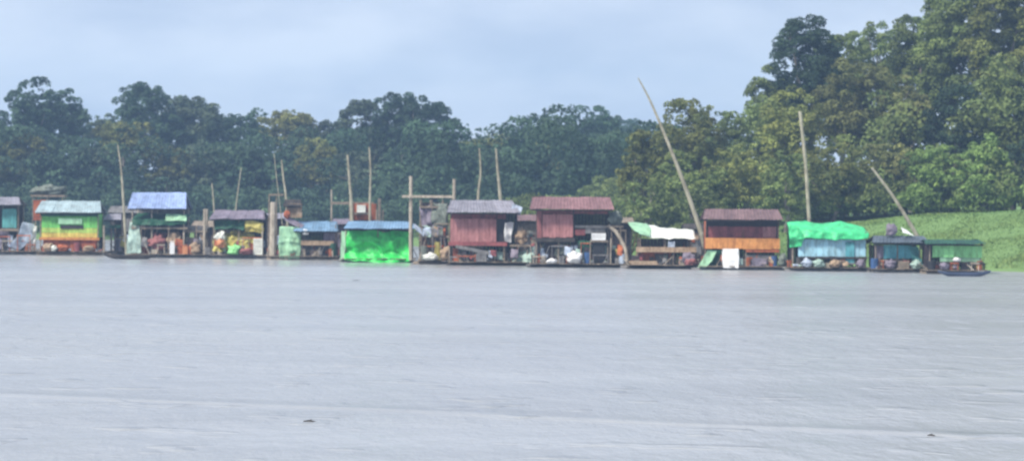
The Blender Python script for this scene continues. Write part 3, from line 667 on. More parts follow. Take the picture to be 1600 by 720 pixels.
for i, (p, t_, mm, lb) in enumerate([(76, 381, TAN, 'tan sack at the left foot of the green and yellow hut'), (98, 383, RUST, 'rust coloured sack in front of the green and yellow hut'), (138, 384, TAN, 'tan sack at the right foot of the green and yellow hut')]):
    b1.heap('sack', lb, 'sack', p-9, p+9, t_, 394, .1, mm, .25, 2, i)
b1.drum('dark red drum under the middle of the green and yellow hut', 120, 379, .2, MAROON)
b1.crate('reddish crate under the green and yellow hut, right of the dark red drum', 128, 148, 380, .5, RUST)
b1.heap('canvas_bundle', 'cream canvas bundle on the deck below the green and yellow hut', 'bundle', 78, 90, 385, 395, -.1, CREAM, .3, 2, 9)

c0 = Raft('dredging_raft', 'small low raft with a little tin lean-to between green hut and blue roof', 168, 203, 399, 0, 4, y=1.5)
c0.posts((158+12, 186, 200), 345, (.4, 3)); c0.roof(158, 186, 335, 344, 0, 3.4, TINGREY, 2, 4); c0.wall('back_wall', 168, 200, 342, 390, 3.1, INNER); c0.wall('front_panel', 186, 202, 342, 362, .5, GREYWOOD)
c0.slab('awning', 168, 184, 352, 357, .1, .5, TARPDKGREEN); c0.drum('violet grey drum on the small low raft left of the mint sheet', 181, 374, .5, PURPLEGREY); c0.engine('small engine under the little tin lean-to', 190, .8, 1, .6)

# ---- blue roof raft
c = Raft('dredging_raft', 'two-tier raft with a periwinkle blue roof above a dark green awning', 198, 322, 403, -1)
c.posts((205, 236, 286), 325, (.5, 3.8), PALEWOOD, .07); c.roof(199, 291, 301, 326, -.2, 4.4, TINBLUE, 2, 5)
c.cloth('awning', [[(206, 334, 3.4), (250, 334, 3.4), (290, 336, 3.4)], [(205, 343, .2), (250, 344, .1), (292, 341, .2)], [(207, 352, 0), (250, 353, 0), (290, 350, .1)]], TARPDKGREEN, amp=.1)
c.sheet('pale mint sheet folded on the green awning under the blue roof', [[(258, 334, .3), (290, 336, .3)], [(258, 345, -.05), (291, 346, -.05)]], PALEGREEN, amp=.08)
c.wall('back_wall', 206, 288, 346, 396, 3.9, INNER); c.slab('upper_floor', 204, 292, 355, 358, .3, 4, WOOD); c.wall('rail', 207, 286, 326, 334, 3.8, GREYWOOD, w=.6)
c.wall('red_low_wall', 234, 284, 364, 384, 1.6, MAROON, w=.4, vary=.4); c.posts((220, 262, 306), 352, (.3, 2.4), WOOD, .06)
c.sheet('pale mint sheet standing upright at the left end of the blue roofed raft', [[(202, 347, .4), (216, 352, .2)], [(199, 372, .2), (219, 374, 0)], [(197, 397, .1), (220, 396, 0)]], MINT, amp=.1, fold=.1, seed=5)
c.heap('cloth_heap', 'heap of dusty red cloth below the blue roof', 'cloth', 230, 258, 364, 392, .9, REDCLOTH, .35, 2.4, 2)
c.heap('cloth_heap', 'pinkish tan heap right of the red cloth below the blue roof', 'cloth', 256, 284, 362, 390, 1.2, TAN, .35, 2.4, 3)
c.jerrycan('white jerrycan below the blue roof', 269, 376, .0, WHITE, .45); c.jerrycan('orange jerrycan at the right of the white one below the blue roof', 289, 382, .1, ORANGEPL, .5)
c.heap('sack', 'grey tan sack between the orange jerrycan and the thick short post', 'sack', 294, 314, 378, 397, .5, TAN, .3, 2, 4); c.planks('stack of grey planks on the right end of the blue roofed raft', 284, 322, 352, 360, 1.5, GREYWOOD)
c.slab('plank_shelf', 286, 322, 360, 363, .9, 2.6, WOOD)
# small boat moored in front
def canoe(label, px, wy, lm, m, beam=.75, h=.42, D_off=0, rot=0.0, inner=WOOD, cat='boat'):
    P = water_pt(px, wy); P.y -= D_off; root = bpy.data.objects.new('wooden_canoe', None); COL.objects.link(root); root.location = (P.x, P.y, -.1); root.rotation_euler.z = R(rot); tag(root, label, cat, 'small boats among the rafts')
    def hull(off, hh):
        b_ = MB()
        def fn(u, v):
            x = (u-.5)*lm; e_ = max(0.02, 1-abs(2*u-1)**2.6); w_ = beam/2*e_-off*.5; a_ = math.pi*(v); up = .16*abs(2*u-1)**3
            return (x*(1-off*.1), -math.cos(a_)*w_, hh-math.sin(a_)**.8*(hh-off)*(.35+.65*e_)+up)
        b_.grid(fn, 26, 12); b_.smooth = True; return b_
    hull(0, h+.1).build('hull', m, root); hull(.06, h+.08).build('inside', inner, root)
    for x in (-lm*.2, lm*.12): t_ = MB(); t_.box(x-.1, x+.1, -beam*.42, beam*.42, h-.02, h+.03); t_.build('seat', inner, root)
    return root
canoe('long dark canoe afloat in front of the blue roofed raft', 205, 404.5, 4.9, DARKWOOD, .7, .36, .3, 1, MINT)
c.posts((318,), 326, (.6, 2.2), PALEWOOD, .13)

# ---- raft with yellow tarps
d = Raft('dredging_raft', 'raft heaped with yellow tarps below a flat brownish roof', 326, 418, 404, -2)
d.posts((333, 372, 408), 342, (.5, 3.8)); d.roof(326, 414, 329, 342, -.1, 4.6, PURPLEGREY, 5, 6, .08)
d.cloth('green_awning', [[(332, 345, .5), (356, 344, .4), (382, 345, .4)], [(334, 360, .3), (356, 358, .1), (381, 360, .2)]], TARPDKGREEN, amp=.12); d.wall('back_wall', 332, 408, 345, 398, 3.9, INNER)
d.cloth('hanging_tarp', [[(382, 344, .3), (396, 345, .1), (411, 348, .3)], [(383, 354, .1), (396, 356, 0), (412, 358, .2)], [(383, 363, .2), (397, 363, .1), (411, 364, .2)]], YELLOWTARP, amp=.12)
d.sheet('yellow tarp thrown over gear in the middle of its raft', [[(336, 364, 1.2), (366, 360, 1.3), (394, 366, 1.2)], [(330, 380, .3), (364, 376, .2), (396, 380, .3)], [(332, 393, .1), (366, 390, 0), (394, 392, .1)]], YELLOWTARP, amp=.32, fold=.2, fr=2.2, seed=6)
d.heap('sack', 'pale yellow sack on the left of the yellow tarp', 'sack', 334, 352, 362, 378, .3, CREAM, .35, 2.4, 5)
d.heap('bundle', 'orange brown bundle on top of the yellow tarp', 'bundle', 338, 352, 372, 388, -.1, ORANGEPL, .35, 2.4, 6)
d.crate('cream box below the hanging yellow tarp', 396, 410, 372, .3, CREAM); d.heap('cloth_heap', 'dark red cloth low at the right of the yellow heap', 'cloth', 372, 396, 388, 399, -.05, REDCLOTH, .3, 2, 7)
d.heap('cloth_heap', 'mossy green bundle low in the middle of the yellow heap', 'cloth', 356, 376, 382, 398, -.1, GREENPAINT, .35, 2.2, 8)
d.posts((410,), 352, (.2,), PALEWOOD, .08)

# ---- raft with a pale green sheet
f = Raft('dredging_raft', 'raft with a thick pale post, blue-grey roof and pale green hanging sheet', 416, 528, 406, 1)
f.posts((425,), 316, (.5,), PALEWOOD, .30); f.posts((418, 431), 304, (1.2,), WOOD, .07); f.slab('cross_beam', 419, 441, 303, 306, 1.0, 1.2, WOOD)
f.posts((441, 466, 524), 350, (.5, 3.8)); f.roof(458, 528, 346, 361, -.2, 4.6, BLUEROOF, 4, 4); f.wall('back_wall', 438, 524, 350, 398, 3.9, INNER)
f.cloth('hanging_sheet', [[(436, 356, .3), (452, 354, .2), (469, 358, .3)], [(435, 380, .2), (452, 380, .0), (470, 382, .2)], [(436, 403, .1), (452, 404, 0), (468, 404, .1)]], PALEGREEN, amp=.1, fold=.1)
f.slab('beam', 470, 521, 376, 383, .2, .5, TAN); f.wall('low_wall', 472, 520, 383, 399, .9, GREYWOOD, w=.4, vary=.5); f.wall('dark_panel', 505, 526, 362, 378, .5, PURPLEGREY)
f.wall('upper_box', 446, 470, 318, 340, 1.4, TAN, w=.4, vary=.3); f.roof(440, 470, 312, 322, 1.0, 3.4, DARKWOOD, 3, 3, name='upper_roof')
f.heap('bundle', 'reddish bundle on the upper box left of the blue-grey roof', 'bundle', 442, 452, 328, 342, .9, RUST, .3, 2, 3); f.sheet('slanting pale grey sheet above the pale green hanging one', [[(446, 338, 1.1), (474, 352, .9)], [(444, 345, .6), (470, 358, .3)]], PURPLEGREY, amp=.08)
f.heap('bundle', 'white bundle in the shadow below the blue-grey roof', 'bundle', 472, 482, 358, 367, .2, WHITE, .3, 2, 5)
f.engine('dull engine under the blue-grey roof', 492, .6, 1.2, .7); f.drum('dark drum at the right end under the blue-grey roof', 520, 380, .4, TARPDKGREEN)
f.slab('mast_frame_beam', 514, 582, 315, 319, 2.4, 2.6, WOOD); f.posts((516,), 296, (2.5,), PALEWOOD, .09)

# ---- frame with a red shed behind
k = Raft('dredging_raft', 'half hidden raft with a rust red shed and timber frame behind the green tarp hut', 534, 590, 409, 0, 3.5, y=5.8)
k.posts((541, 586), 312, (.4, 2.8), WOOD, .08); k.wall('shed_wall', 541, 582, 320, 346, .5, RUST, vary=.4); k.posts((582, 612-20), 330, (.4,), WOOD, .08); k.side(541, 320, 400, .5, 2.8, RUST); k.wall('lower_wall', 541, 586, 346, 402, .6, INNER)
k.crate('pinkish white box fixed high on the rust red shed', 552, 565, 322, .2, CREAM, 334); k.slab('shelf', 548, 570, 334, 337, 0, .5, WOOD)

# ---- green tarp hut
g5 = Raft('dredging_raft', 'raft wholly wrapped in a bright green tarp under a thin blue roof', 533, 650, 410, 1)
g5.posts((540, 590, 641), 358, (.5, 4.2)); g5.roof(537, 647, 346, 357, -.5, 4.8, BLUEROOF, 6, 4)
g5.cloth('front_tarp', [[(540, 362, .4), (572, 362, .3), (606, 362, .3), (641, 361, .4)], [(540, 380, .2), (572, 384, .3), (606, 376, .0), (642, 378, .3)], [(538, 394, .2), (572, 396, .3), (606, 394, .2), (643, 396, .2)], [(538, 407, -.2), (572, 409, -.3), (606, 412, -.4), (640, 410, -.2)]], TARPGREEN, amp=.2, fold=.05, fr=.9, crease=.24, nu=60, nv=30)
g5.cloth('eave_shade_tarp', [[(540, 357, .7), (641, 357, .7)], [(541, 364, .62), (641, 362, .62)]], TARPDKGREEN, amp=.05)  # dark green strip paints the roof's shadow along the top of the tarp
g5.cloth('side_tarp', [[(532, 362, 2.4), (540, 362, .6)], [(531, 384, 2.4), (539, 384, .4)], [(530, 407, 2.4), (538, 407, .1)]], PALEGREEN, amp=.08)
g5.side(644, 360, 406, .5, 4.2, TARPDKGREEN, 'right_wall')

# ---- junk raft with the crossed posts
h = Raft('dredging_raft', 'open raft with cross-shaped posts, nets and ochre gear left of the grey roof', 652, 702, 413, 0, 5)
h.posts((642-2,), 275, (2.6,), PALEWOOD, .17); h.posts((707,), 279, (2.8,), PALEWOOD, .16); h.slab('cross_beam', 626, 706, 305, 309, 2.3, 2.5, PALEWOOD)
h.posts((656, 672, 690), 312, (1.2, 3.4), WOOD, .06); h.wall('back_boards', 656, 698, 316, 400, 3.9, INNER, w=.5); h.slab('shelf', 654, 700, 368, 371, .5, 3, WOOD); h.slab('top_shelf', 655, 700, 322, 325, .9, 3, WOOD)
h.sheet('long grey-green net hanging on the open raft left of the grey roof', [[(676, 318, .9), (698, 320, .8)], [(672, 344, .7), (698, 346, .6)], [(680, 368, .7), (700, 366, .6)]], NET, 'fishing_net', 'net', amp=.25, fold=.2, seed=2)
h.sheet('brown-grey cloth hanging beside the crossed posts', [[(654, 322, 1.1), (672, 320, 1.1)], [(656, 340, 1.0), (674, 346, .9)], [(660, 366, .9), (672, 364, .9)]], PURPLEGREY, 'cloth_sheet', 'cloth', amp=.2, fold=.2, seed=4)
h.heap('bundle', 'small white bundle on the lower shelf of the open junk raft', 'bundle', 661, 673, 367-6, 369, .9, WHITE, .3, 2, 1)
h.drum('ochre drum on the open raft left of the grey roof', 684, 378, .6, YELLOWTARP, .3); h.drum('olive drum on the open junk raft, at its left end', 662, 384, .5, NET, .3)
h.heap('sack', 'tan sack low beside the ochre drum', 'sack', 688, 704, 384, 406, .1, TAN, .3, 2, 3); h.heap('sack', 'pale heap at the waterline right of the green tarp hut', 'sack', 660, 684, 397, 409, -.05, CREAM, .3, 2, 8)
h.sheet('slanting pale sheet between the green tarp hut and the open junk raft', [[(646, 350, .6), (664, 362, .6)], [(646, 356, .1), (662, 370, .1)]], PALEBLUE, amp=.05)

# ---- grey roof with pale red wall
i6 = Raft('dredging_raft', 'raft with a grey roof over a pale red plank room, dark on its right', 700, 822, 415, -1, 5)
i6.posts((704, 775, 790, 806), 330, (.5, 4.2), DARKWOOD); i6.roof(698, 813, 313, 332, -.5, 5, TINGREY, 4, 14)
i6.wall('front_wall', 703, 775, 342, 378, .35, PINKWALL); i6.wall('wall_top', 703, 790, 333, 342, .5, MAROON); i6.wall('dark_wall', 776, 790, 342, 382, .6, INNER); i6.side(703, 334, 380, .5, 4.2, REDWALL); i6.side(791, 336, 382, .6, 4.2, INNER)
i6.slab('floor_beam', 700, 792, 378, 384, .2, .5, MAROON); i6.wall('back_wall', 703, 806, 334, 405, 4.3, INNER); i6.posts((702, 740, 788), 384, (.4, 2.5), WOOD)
i6.cloth('eave_flap', [[(800, 318, .5), (816, 324, .6)], [(798, 332, .1), (812, 338, .2)]], PALEBLUE, amp=.06)
i6.sheet('pale pinkish sheet hanging at the right end of the grey roofed raft', [[(789, 347, .2), (802, 350, .3)], [(787, 362, .1), (799, 364, .2)], [(789, 378, .1), (798, 380, .2)]], WHITE, amp=.1, fold=.1, seed=7)
i6.heap('bundle', 'tan rope bundle right of the pinkish hanging sheet', 'bundle', 804, 824, 356, 382, .8, TAN, .35, 2.2, 2); i6.slab('side_shelf', 796, 828, 382, 385, .3, 2.2, WOOD); i6.posts((800, 824), 382, (.5, 2), WOOD)
i6.sluice('low sluice box under the pale red plank room', 712, 764, 388, 398, .7, GREYWOOD); i6.engine('dark engine under the right part of the grey roof', 752, 1.6, 1.4, .9)
canoe('small pale green canoe drawn up under the grey roofed raft', 784, 413, 2.1, PALEGREEN, .7, .42, .8, -3, MINT)
i6.drum('brown drum at the left foot of the pale red plank room', 712, 388, .9, RUST, .26); i6.crate('grey crate beside the pale green canoe', 744, 760, 396, .0, GREYWOOD)
i6.sheet('grey-blue sheet slumped at the waterline between the grey and red roofs', [[(806, 392, .9), (838, 384, .9)], [(802, 404, .3), (838, 402, .3)], [(802, 410, 0), (836, 412, 0)]], MINT, amp=.2, fold=.15, seed=9)

# ---- left red roof
j = Raft('dredging_raft', 'tall raft with a pinkish red roof, closed red room left and open dark bay right', 826, 985, 418, -1, 5)
j.posts((838, 896, 950), 326, (.5, 4.2), DARKWOOD); j.roof(827, 959, 308, 327, -.5, 5, TINPINK, 4, 6)
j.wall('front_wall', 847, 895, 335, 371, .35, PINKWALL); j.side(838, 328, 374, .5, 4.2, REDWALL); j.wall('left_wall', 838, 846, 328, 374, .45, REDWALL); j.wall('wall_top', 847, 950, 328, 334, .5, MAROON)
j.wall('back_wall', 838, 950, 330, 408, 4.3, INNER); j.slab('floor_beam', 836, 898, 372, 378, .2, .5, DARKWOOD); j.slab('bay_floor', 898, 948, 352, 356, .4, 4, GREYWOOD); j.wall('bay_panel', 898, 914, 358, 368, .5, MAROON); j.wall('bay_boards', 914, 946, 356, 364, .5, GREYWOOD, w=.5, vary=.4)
j.wall('dark_low_wall', 850, 872, 380, 404, .8, INNER); j.wall('tall_dark_panel', 926, 945, 378, 414, .3, BLACK, w=.5); j.posts((838, 872, 922, 950), 378, (.4,), WOOD)
j.crate('white box above the tall dark panel under the left red roof', 924, 946, 364, .3, WHITE, 375, d=.5); j.slab('box_shelf', 922, 950, 375, 378, .1, .9, WOOD)
j.heap('sack', 'big white sack below the closed red room', 'sack', 885, 911, 391, 410, .2, WHITE, .25, 1.8, 4); j.heap('sack', 'small white sack at the waterline below the closed red room', 'sack', 854, 870, 407, 415, -.25, WHITE, .25, 1.8, 6)
j.heap('cloth_heap', 'grey-green heap left of the big white sack', 'cloth', 866, 888, 384, 406, 1.0, NET, .35, 2.2, 2)
j.sheet('green cloth hanging in the middle under the left red roof', [[(902, 376, .7), (922, 376, .7)], [(904, 384, .5), (924, 386, .5)], [(910, 396, .6), (921, 396, .6)]], TARPDKGREEN, 'cloth_sheet', 'cloth', amp=.15, fold=.15)
j.drum('blue drum right of the big white sack', 918, 394, .6, BLUEDRUM, .28); j.engine('oily engine between the big white sack and the tall dark panel', 900, 1.8, 1.2, .9)
j.hose('fat pale hose arching down at the right end of the left red roof', [(950, 352, .6), (962, 362, .4), (972, 378, .3), (978, 392, .2), (980, 408, .2)], .15, PALEWOOD)
j.heap('net_heap', 'tan net heap under the right eave of the left red roof', 'net', 948, 972, 328, 352, .9, NET, .35, 2.4, 3); j.slab('net_shelf', 944, 974, 352, 355, .4, 2.4, WOOD); j.posts((970,), 353, (.5, 2.2), WOOD)
j.drum('blue-grey drum below the fat pale hose', 972, 396, .4, PALEBLUE, .27); j.drum('dark drum beside the tall dark panel', 956, 390, .5, BLACK, .3); j.posts((954,), 372, (.1,), PALEWOOD, .06)

# ---- pale awning raft
n = Raft('dredging_raft', 'low raft under a pale awning, mint green at its left and white at its right', 982, 1092, 420, 0, 5)
n.posts((1000, 1040, 1080), 372, (.5, 3.8)); n.cloth('awning', [[(986, 349, 3.6), (1012, 351, 3.6), (1040, 357, 3.4), (1082, 359, 3.4)], [(988, 356, 1.6), (1014, 359, 1.4), (1045, 360, 1.2), (1086, 361, 1.4)], [(1002, 369, .1), (1020, 373, .0), (1050, 373, -.1), (1086, 373, 0)]], CREAM, amp=.1, nu=40)
n.cloth('green_awning_end', [[(983, 348, 3.7), (1014, 350, 3.7)], [(985, 355, 1.5), (1018, 358, 1.3)], [(1000, 367, .0), (1016, 370, -.1)]], PALEGREEN, amp=.08)
n.wall('back_wall', 998, 1084, 374, 412, 3.9, INNER); n.slab('front_beam', 994, 1088, 386, 394, .1, .5, TAN); n.wall('low_wall', 1002, 1050, 394, 410, .7, RUST, w=.35, vary=.45); n.posts((996, 1052, 1086), 386, (.3,), WOOD)
n.crate('small blue box on the beam below the white awning', 1044, 1054, 377, .3, PALEBLUE, 386, d=.4)
n.planks('low stack of pale orange planks at the waterline under the pale awning', 984, 1028, 408, 414, -.1, TAN, n=2); n.heap('cloth_heap', 'violet-grey cloth at the right end under the pale awning', 'cloth', 1066, 1086, 396, 416, .0, PURPLEGREY, .3, 2, 3)
n.heap('cloth_heap', 'red cloth at the waterline beside the foot of the leaning pole', 'cloth', 1068, 1090, 408, 418, -.4, REDCLOTH, .3, 2, 5); n.engine('engine on the deck under the white awning', 1056, .9, 1.0, .7)

# ---- orange wall hut
o9 = Raft('dredging_raft', 'raft with a brown roof, maroon wall and broad orange plank band', 1092, 1228, 422, -1, 5)
o9.posts((1104, 1214), 340, (.5, 4.2), DARKWOOD); o9.roof(1097, 1222, 327, 343, -.5, 5, TINBROWN, 6, 4)
o9.wall('eave_shade_wall', 1104, 1217, 344, 354, .7, INNER); o9.wall('front_wall', 1106, 1217, 354, 372, .6, MAROON, w=.4); o9.wall('pink_panel', 1192, 1217, 354, 371, .54, PINKWALL); o9.wall('orange_wall', 1102, 1219, 372, 389, .35, ORANGE, w=.6)  # topmost strip is near-black: the eave's shadow put into the colour
o9.side(1104, 344, 389, .6, 4.2, RUST); o9.side(1217, 344, 389, .6, 4.2, MAROON); o9.wall('back_wall', 1104, 1217, 344, 412, 4.3, INNER); o9.slab('floor_beam', 1166, 1218, 389, 394, .4, .6, RUST)
o9.posts((1104, 1166, 1218), 390, (.6, 3), WOOD); o9.wall('low_wall', 1166, 1216, 398, 404, .6, GREYWOOD, w=.6)
o9.sheet('bright white sheet hanging below the orange plank band', [[(1129, 389, .2), (1154, 389, .2)], [(1128, 404, .1), (1155, 404, .1)], [(1130, 419, .0), (1154, 419, .0)]], WHITE, 'cloth_sheet', 'cloth', amp=.03, fold=.03, crease=.03)
o9.sheet('pale green sheet leaning diagonally left of the white one', [[(1106, 391, .5), (1121, 391, .5)], [(1098, 406, .3), (1113, 408, .3)], [(1090, 419, .0), (1103, 419, .0)]], PALEGREEN, amp=.07)
o9.sheet('dark green sheet in the shade between the pale green and white ones', [[(1112, 392, 1.1), (1128, 392, 1.1)], [(1104, 418, .8), (1128, 418, .8)]], TARPDKGREEN, amp=.07)
o9.engine('violet-grey engine under the orange plank band', 1186, .5, 1.5, .75, PURPLEGREY); o9.drum('dark drum at the right end under the orange plank band', 1210, 400, .4, BLUEDRUM, .25); o9.heap('sack', 'grey sack between the orange hut and the bright green tarp roof', 'sack', 1216, 1232, 396, 416, .3, NET, .3, 2, 5)

# ---- green tarp roof over light blue wall
p = Raft('dredging_raft', 'raft with a light blue wall below a slumping bright green tarp roof', 1232, 1362, 424, 1, 5)
p.posts((1240, 1300, 1354), 362, (.6, 4.2))
p.cloth('roof_tarp', [[(1236, 349, 4.4), (1262, 347, 4.4), (1290, 351, 4.4), (1320, 347, 4.4), (1352, 354, 4.4)], [(1234, 349, 2.2), (1264, 347, 2.4), (1292, 352, 2.4), (1322, 347, 2.4), (1356, 356, 2.2)], [(1234, 362, .5), (1264, 360, .3), (1292, 364, .2), (1324, 362, .2), (1360, 366, .4)], [(1236, 375, .2), (1262, 373, .0), (1292, 375, .0), (1322, 375, .0), (1358, 373, .2)]], TARPGREEN2, amp=.08, fold=.04, nu=50, nv=24)
p.cloth('hanging_tarp', [[(1233, 350, .5), (1250, 358, .1)], [(1233, 372, .3), (1256, 374, .0)], [(1235, 388, .4), (1252, 386, .2)]], TARPGREEN2, amp=.1, fold=.1, seed=3)
p.wall('front_wall', 1248, 1354, 374, 401, .5, LBLUE, w=.5); p.wall('door', 1322, 1336, 378, 410, .42, TEAL); p.wall('back_wall', 1240, 1354, 366, 414, 4.3, INNER); p.slab('floor_beam', 1246, 1356, 401, 404, .3, .5, DARKWOOD); p.side(1242, 372, 412, .7, 4.2, INNER)
p.posts((1256, 1300, 1350), 403, (.5, 3), WOOD)
for q, (a0, a1, tp, mm, lb) in enumerate([(1252, 1268, 404, PALEBLUE, 'pale grey bundle at the left below the light blue wall'), (1270, 1288, 405, MINT, 'greenish cream bundle below the light blue wall, right of the pale grey one'), (1296, 1314, 406, TAN, 'tan bundle below the middle of the light blue wall'), (1338, 1352, 405, PURPLEGREY, 'violet-grey bundle right of the teal door')]):
    p.heap('bundle', lb, 'bundle', a0, a1, tp, 418, .0, mm, .35, 2.4, q)

# ---- teal hut
q_ = Raft('dredging_raft', 'raft with a teal plank wall under a low dark grey roof', 1362, 1452, 426, 0, 5)
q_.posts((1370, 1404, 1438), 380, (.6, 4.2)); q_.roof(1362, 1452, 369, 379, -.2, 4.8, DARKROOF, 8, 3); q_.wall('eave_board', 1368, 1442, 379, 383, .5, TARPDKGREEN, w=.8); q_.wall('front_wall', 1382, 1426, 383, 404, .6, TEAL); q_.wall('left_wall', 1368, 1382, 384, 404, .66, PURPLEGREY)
q_.wall('back_wall', 1368, 1444, 384, 418, 4.3, INNER); q_.cloth('side_sheet', [[(1420, 384, .5), (1436, 386, .6)], [(1424, 398, .4), (1440, 400, .5)], [(1430, 414, .3), (1444, 416, .4)]], TURQ, amp=.07); q_.posts((1376, 1412), 403, (.4,), WOOD)
q_.drum('blue drum at the left end under the teal wall', 1367, 404, .3, BLUEDRUM, .3); q_.heap('bundle', 'pale grey bundle below the teal wall', 'bundle', 1382, 1400, 406, 421, .1, PURPLEGREY, .35, 2.4, 1); q_.heap('bundle', 'greenish white bundle below the turquoise sheet', 'bundle', 1424, 1440, 408, 422, .1, MINT, .35, 2.4, 2); q_.crate('brown crate below the teal wall', 1404, 1420, 408, .3, WOOD)
q_.heap('cloth_heap', 'dark crumpled cloth on top of the low dark grey roof', 'cloth', 1388, 1406, 349, 369, 1.7, PURPLEGREY, .35, 2.2, 4); q_.sheet('small white sheet on the low dark grey roof at the pole foot', [[(1413, 355, 2.0), (1424, 362, 2)], [(1414, 364, 1.2), (1432, 370, 1.2)]], WHITE, amp=.06)

# ---- last green hut
r_ = Raft('dredging_raft', 'rightmost raft with a leaf green wall and thin dark green roof', 1446, 1544, 428, 0, 5)
r_.posts((1454, 1498, 1534), 382, (.6, 4.2)); r_.roof(1444, 1540, 375, 381, -.1, 4.8, TARPDKGREEN, 6, 4, .07); r_.wall('front_wall', 1458, 1536, 383, 402, .5, GREENPAINT, w=.4); r_.wall('lower_wall', 1470, 1534, 402, 409, .56, PALEGREEN, w=.5, vary=.3); r_.side(1454, 383, 418, .6, 4.2, INNER); r_.wall('left_wall', 1446, 1458, 383, 418, .66, INNER); r_.slab('floor_beam', 1456, 1538, 409, 412, .3, .5, DARKWOOD)
r_.wall('back_wall', 1454, 1536, 384, 420, 4.3, INNER); r_.heap('bundle', 'small white bundle on the low wall of the rightmost raft', 'bundle', 1490, 1502, 402, 409, .3, WHITE, .3, 2, 1); r_.drum('dark drum at the left end of the rightmost raft', 1456, 408, .2, BLACK, .3); r_.heap('sack', 'grey sack under the leaf green wall', 'sack', 1468, 1484, 412, 424, .2, PURPLEGREY, .3, 2, 2); r_.engine('small dark engine under the leaf green wall', 1512, .8, 1, .55)
canoe('small blue boat moored in front of the rightmost raft', 1506, 431.5, 3.9, BLUEPAINT, .8, .3, .2, 2, PALEBLUE)

# ---- sheds of a second row showing in the gaps
def back_shed(label, px0, px1, wy, pyt, pyb, rm, wm, wt, wb, y=5.8):
    b_ = Raft('dredging_raft', label, px0, px1, wy-2, 0, 3.2, y=y); b_.posts((px0+2, px1-2), pyb, (.3, 2.8), DARKWOOD)
    b_.roof(px0-3, px1+3, pyt, pyb, -.2, 3.3, rm, 2, 2); b_.wall('front_wall', px0+2, px1-2, wt, wb, .35, wm, vary=.3); b_.wall('back_wall', px0+2, px1-2, pyb+2, wy-8, 3, INNER); return b_
S = [back_shed('half hidden brown shed between the blue roofed raft and the raft with yellow tarps', 291, 332, 404, 347, 356, WOOD, INNER, 358, 394),
     back_shed('half hidden violet-grey shed left of the bright green tarp hut', 514, 540, 408, 344, 352, PURPLEGREY, PURPLEGREY, 353, 400),
     back_shed('half hidden brownish shed between the grey roof and the left red roof', 806, 842, 416, 338, 347, TINBROWN, WOOD, 350, 384),
     back_shed('half hidden brown shed right of the left red roof, behind the fat hose', 952, 992, 419, 342, 350, WOOD, INNER, 352, 408),
     back_shed('half hidden dark shed behind the foot of the long leaning pole', 1076, 1106, 421, 352, 360, DARKWOOD, GREYWOOD, 362, 400),
     back_shed('half hidden low shed left of the crossed posts', 400, 440, 405, 335, 343, TINGREY, INNER, 345, 396),
     back_shed('half hidden grey-brown shed right of the green and yellow hut', 158, 206, 400, 324, 334, GREYWOOD, GREYWOOD, 336, 356)]
# ---- rails, braces and loose boards worked into the rafts
def bits(rf, n, z0, z1, seed, mats=(WOOD, DARKWOOD, GREYWOOD, PALEWOOD, RUST)):
    random.seed(seed)
    for i in range(n):
        x = random.uniform(rf.X(rf.px0), rf.X(rf.px1)); kind = random.random(); b_ = MB(); m = random.choice(mats)
        y = random.uniform(-.05, 1.8); h0, h1 = rf.dz, rf.Z(z1)
        if kind < .35:
            x2 = x + random.uniform(-.8, .8); b_.tube([(x, y, h0), (x2, y+.2, random.uniform(h0+.4, h1))], .045, .03, 6); b_.build('brace', m, rf.root)
        elif kind < .6:
            w = random.uniform(.6, 1.8); z = random.uniform(h0+.25, h1); x = min(x, rf.X(rf.px1)-w); b_.box(x, x+w, y, y+.06, z, z+.1); b_.build('rail', m, rf.root)
            for q in (x+.04, x+w-.1): p_ = MB(); p_.box(q, q+.07, y+.065, y+.12, h0, z+.1); p_.build('rail_post', m, rf.root)
        else:
            w, hh = random.uniform(.25, .6), random.uniform(.3, .8); b_.boards(x, x+w, y, y+.03, h0, h0+hh, .14, .4); b_.build('leaning_board', m, rf.root)
        if i % 2 == 0:                               # small scraps of cloth and sacking nailed up as screens
            px = random.uniform(rf.px0+6, rf.px1-14); w = random.uniform(5, 12); pt = random.uniform(z1, z1+9); yy = random.uniform(.1, 1.2); hh = random.uniform(9, 18)
            rf.cloth('cloth_screen', [[(px, pt, yy), (px+w, pt+1, yy)], [(px-1, min(rf.wy-8, pt+hh), yy-.1), (px+w, min(rf.wy-8, pt+hh+2), yy-.1)]], random.choice((TAN, MINT, PALEBLUE, PURPLEGREY, NET, GREYWOOD, MAROON, TAN, RUST, INNER, YELLOWTARP, INNER)), amp=.08, fold=.08, nu=12, nv=10, seed=i)
for rf, n_, z1 in tuple((q, 8, 362) for q in S) + ((a, 8, 366), (b1, 7, 386), (c0, 7, 366), (c, 14, 368), (d, 12, 372), (f, 12, 384), (h, 16, 350), (i6, 14, 388), (j, 16, 380), (n, 12, 396), (o9, 10, 396), (p, 10, 406), (q_, 10, 406), (r_, 8, 412)):
    bits(rf, int(n_*2.6), 0, z1, int(rf.pc))
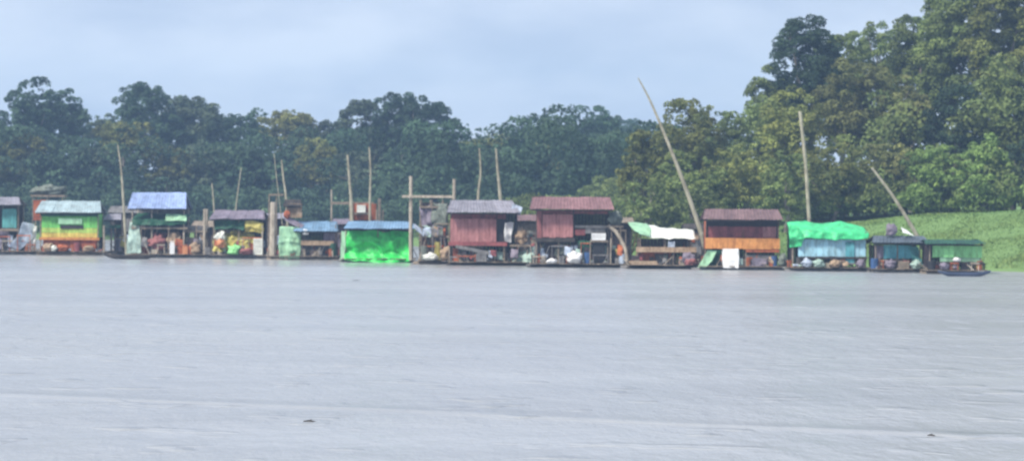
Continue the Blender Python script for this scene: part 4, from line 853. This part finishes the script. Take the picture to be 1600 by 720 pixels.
# ---- poles
DD = lambda px, y=2.5: water_pt(px, 398+(px/1540)*31).y + y
pole('thin pale bent pole under the umbrella-shaped tree, left of the blue roof', [(198, 402), (192, 300), (189, 262), (184, 226)], DD(195, 6.5), .14, .06)
pole('short faint pole, left one over the flat brownish roof', [(338, 402), (334, 320), (331, 286)], DD(335, 6.5), .08, .05)
pole('short faint pole leaning right over the flat brownish roof', [(362, 402), (369, 322), (377, 262)], DD(365, 6.5), .08, .04)
pole('thin pale pole above the thick pale post', [(452, 402), (447, 310), (443, 280), (440, 250)], DD(448, 6.5), .13, .06)
pole('faint thin pole leaning left of the pale one above the thick post', [(448, 402), (436, 310), (428, 240)], DD(440, 6.5), .05, .03)
pole('tall pale pole above the rust red shed, left one of two', [(552, 402), (549, 318), (546, 280), (543, 242)], DD(548, 6.5), .17, .09)
pole('tall greenish pole above the rust red shed, right one of two', [(578, 402), (578, 318), (579, 270), (577, 230)], DD(578, 6.5), .13, .07)
pole('slightly bent pole behind the grey roof, left one of two', [(746, 408), (747, 312), (751, 270), (749, 232)], DD(748, 6.4), .14, .07)
pole('tapering pole behind the grey roof, right one of two', [(788, 408), (782, 312), (778, 270), (775, 232)], DD(780, 6.4), .18, .08)
pole('longest thin pole leaning left high above the pale awning', [(1108, 420), (1096, 366), (1068, 285), (1040, 214), (1016, 158), (997, 122)], DD(1095, 3), .24, .045)
pole('upright pole between the orange hut and the bright green tarp roof', [(1268, 422), (1264, 340), (1259, 260), (1250, 174)], DD(1262, 6), .16, .13)
pole('shorter pole leaning left over the low dark grey roof', [(1456, 414), (1428, 360), (1396, 308), (1362, 262)], DD(1420, 5.5), .19, .09)

# ---- driftwood
def drift(label, px, py, w):
    P = water_pt(px, py); b_ = MB(); b_.tube([(-w/2, 0, -.01), (-w*.1, .05, .01), (w*.2, -.03, .01), (w/2, .03, -.01)], .03, .015, 7); b_.tube([(0, 0, .02), (w*.12, .12, .04)], .012, .008, 5)
    tag(b_.build('driftwood', DARKWOOD, None, P), label, 'driftwood', 'bits of driftwood on the river')
drift('dark stick floating in the near water, left of the middle', 484, 658, .28)
drift('dark stick floating in the near water at the far right', 1456, 680, .16)
drift('small brown scrap floating off the green tarp hut', 557, 438, .5)
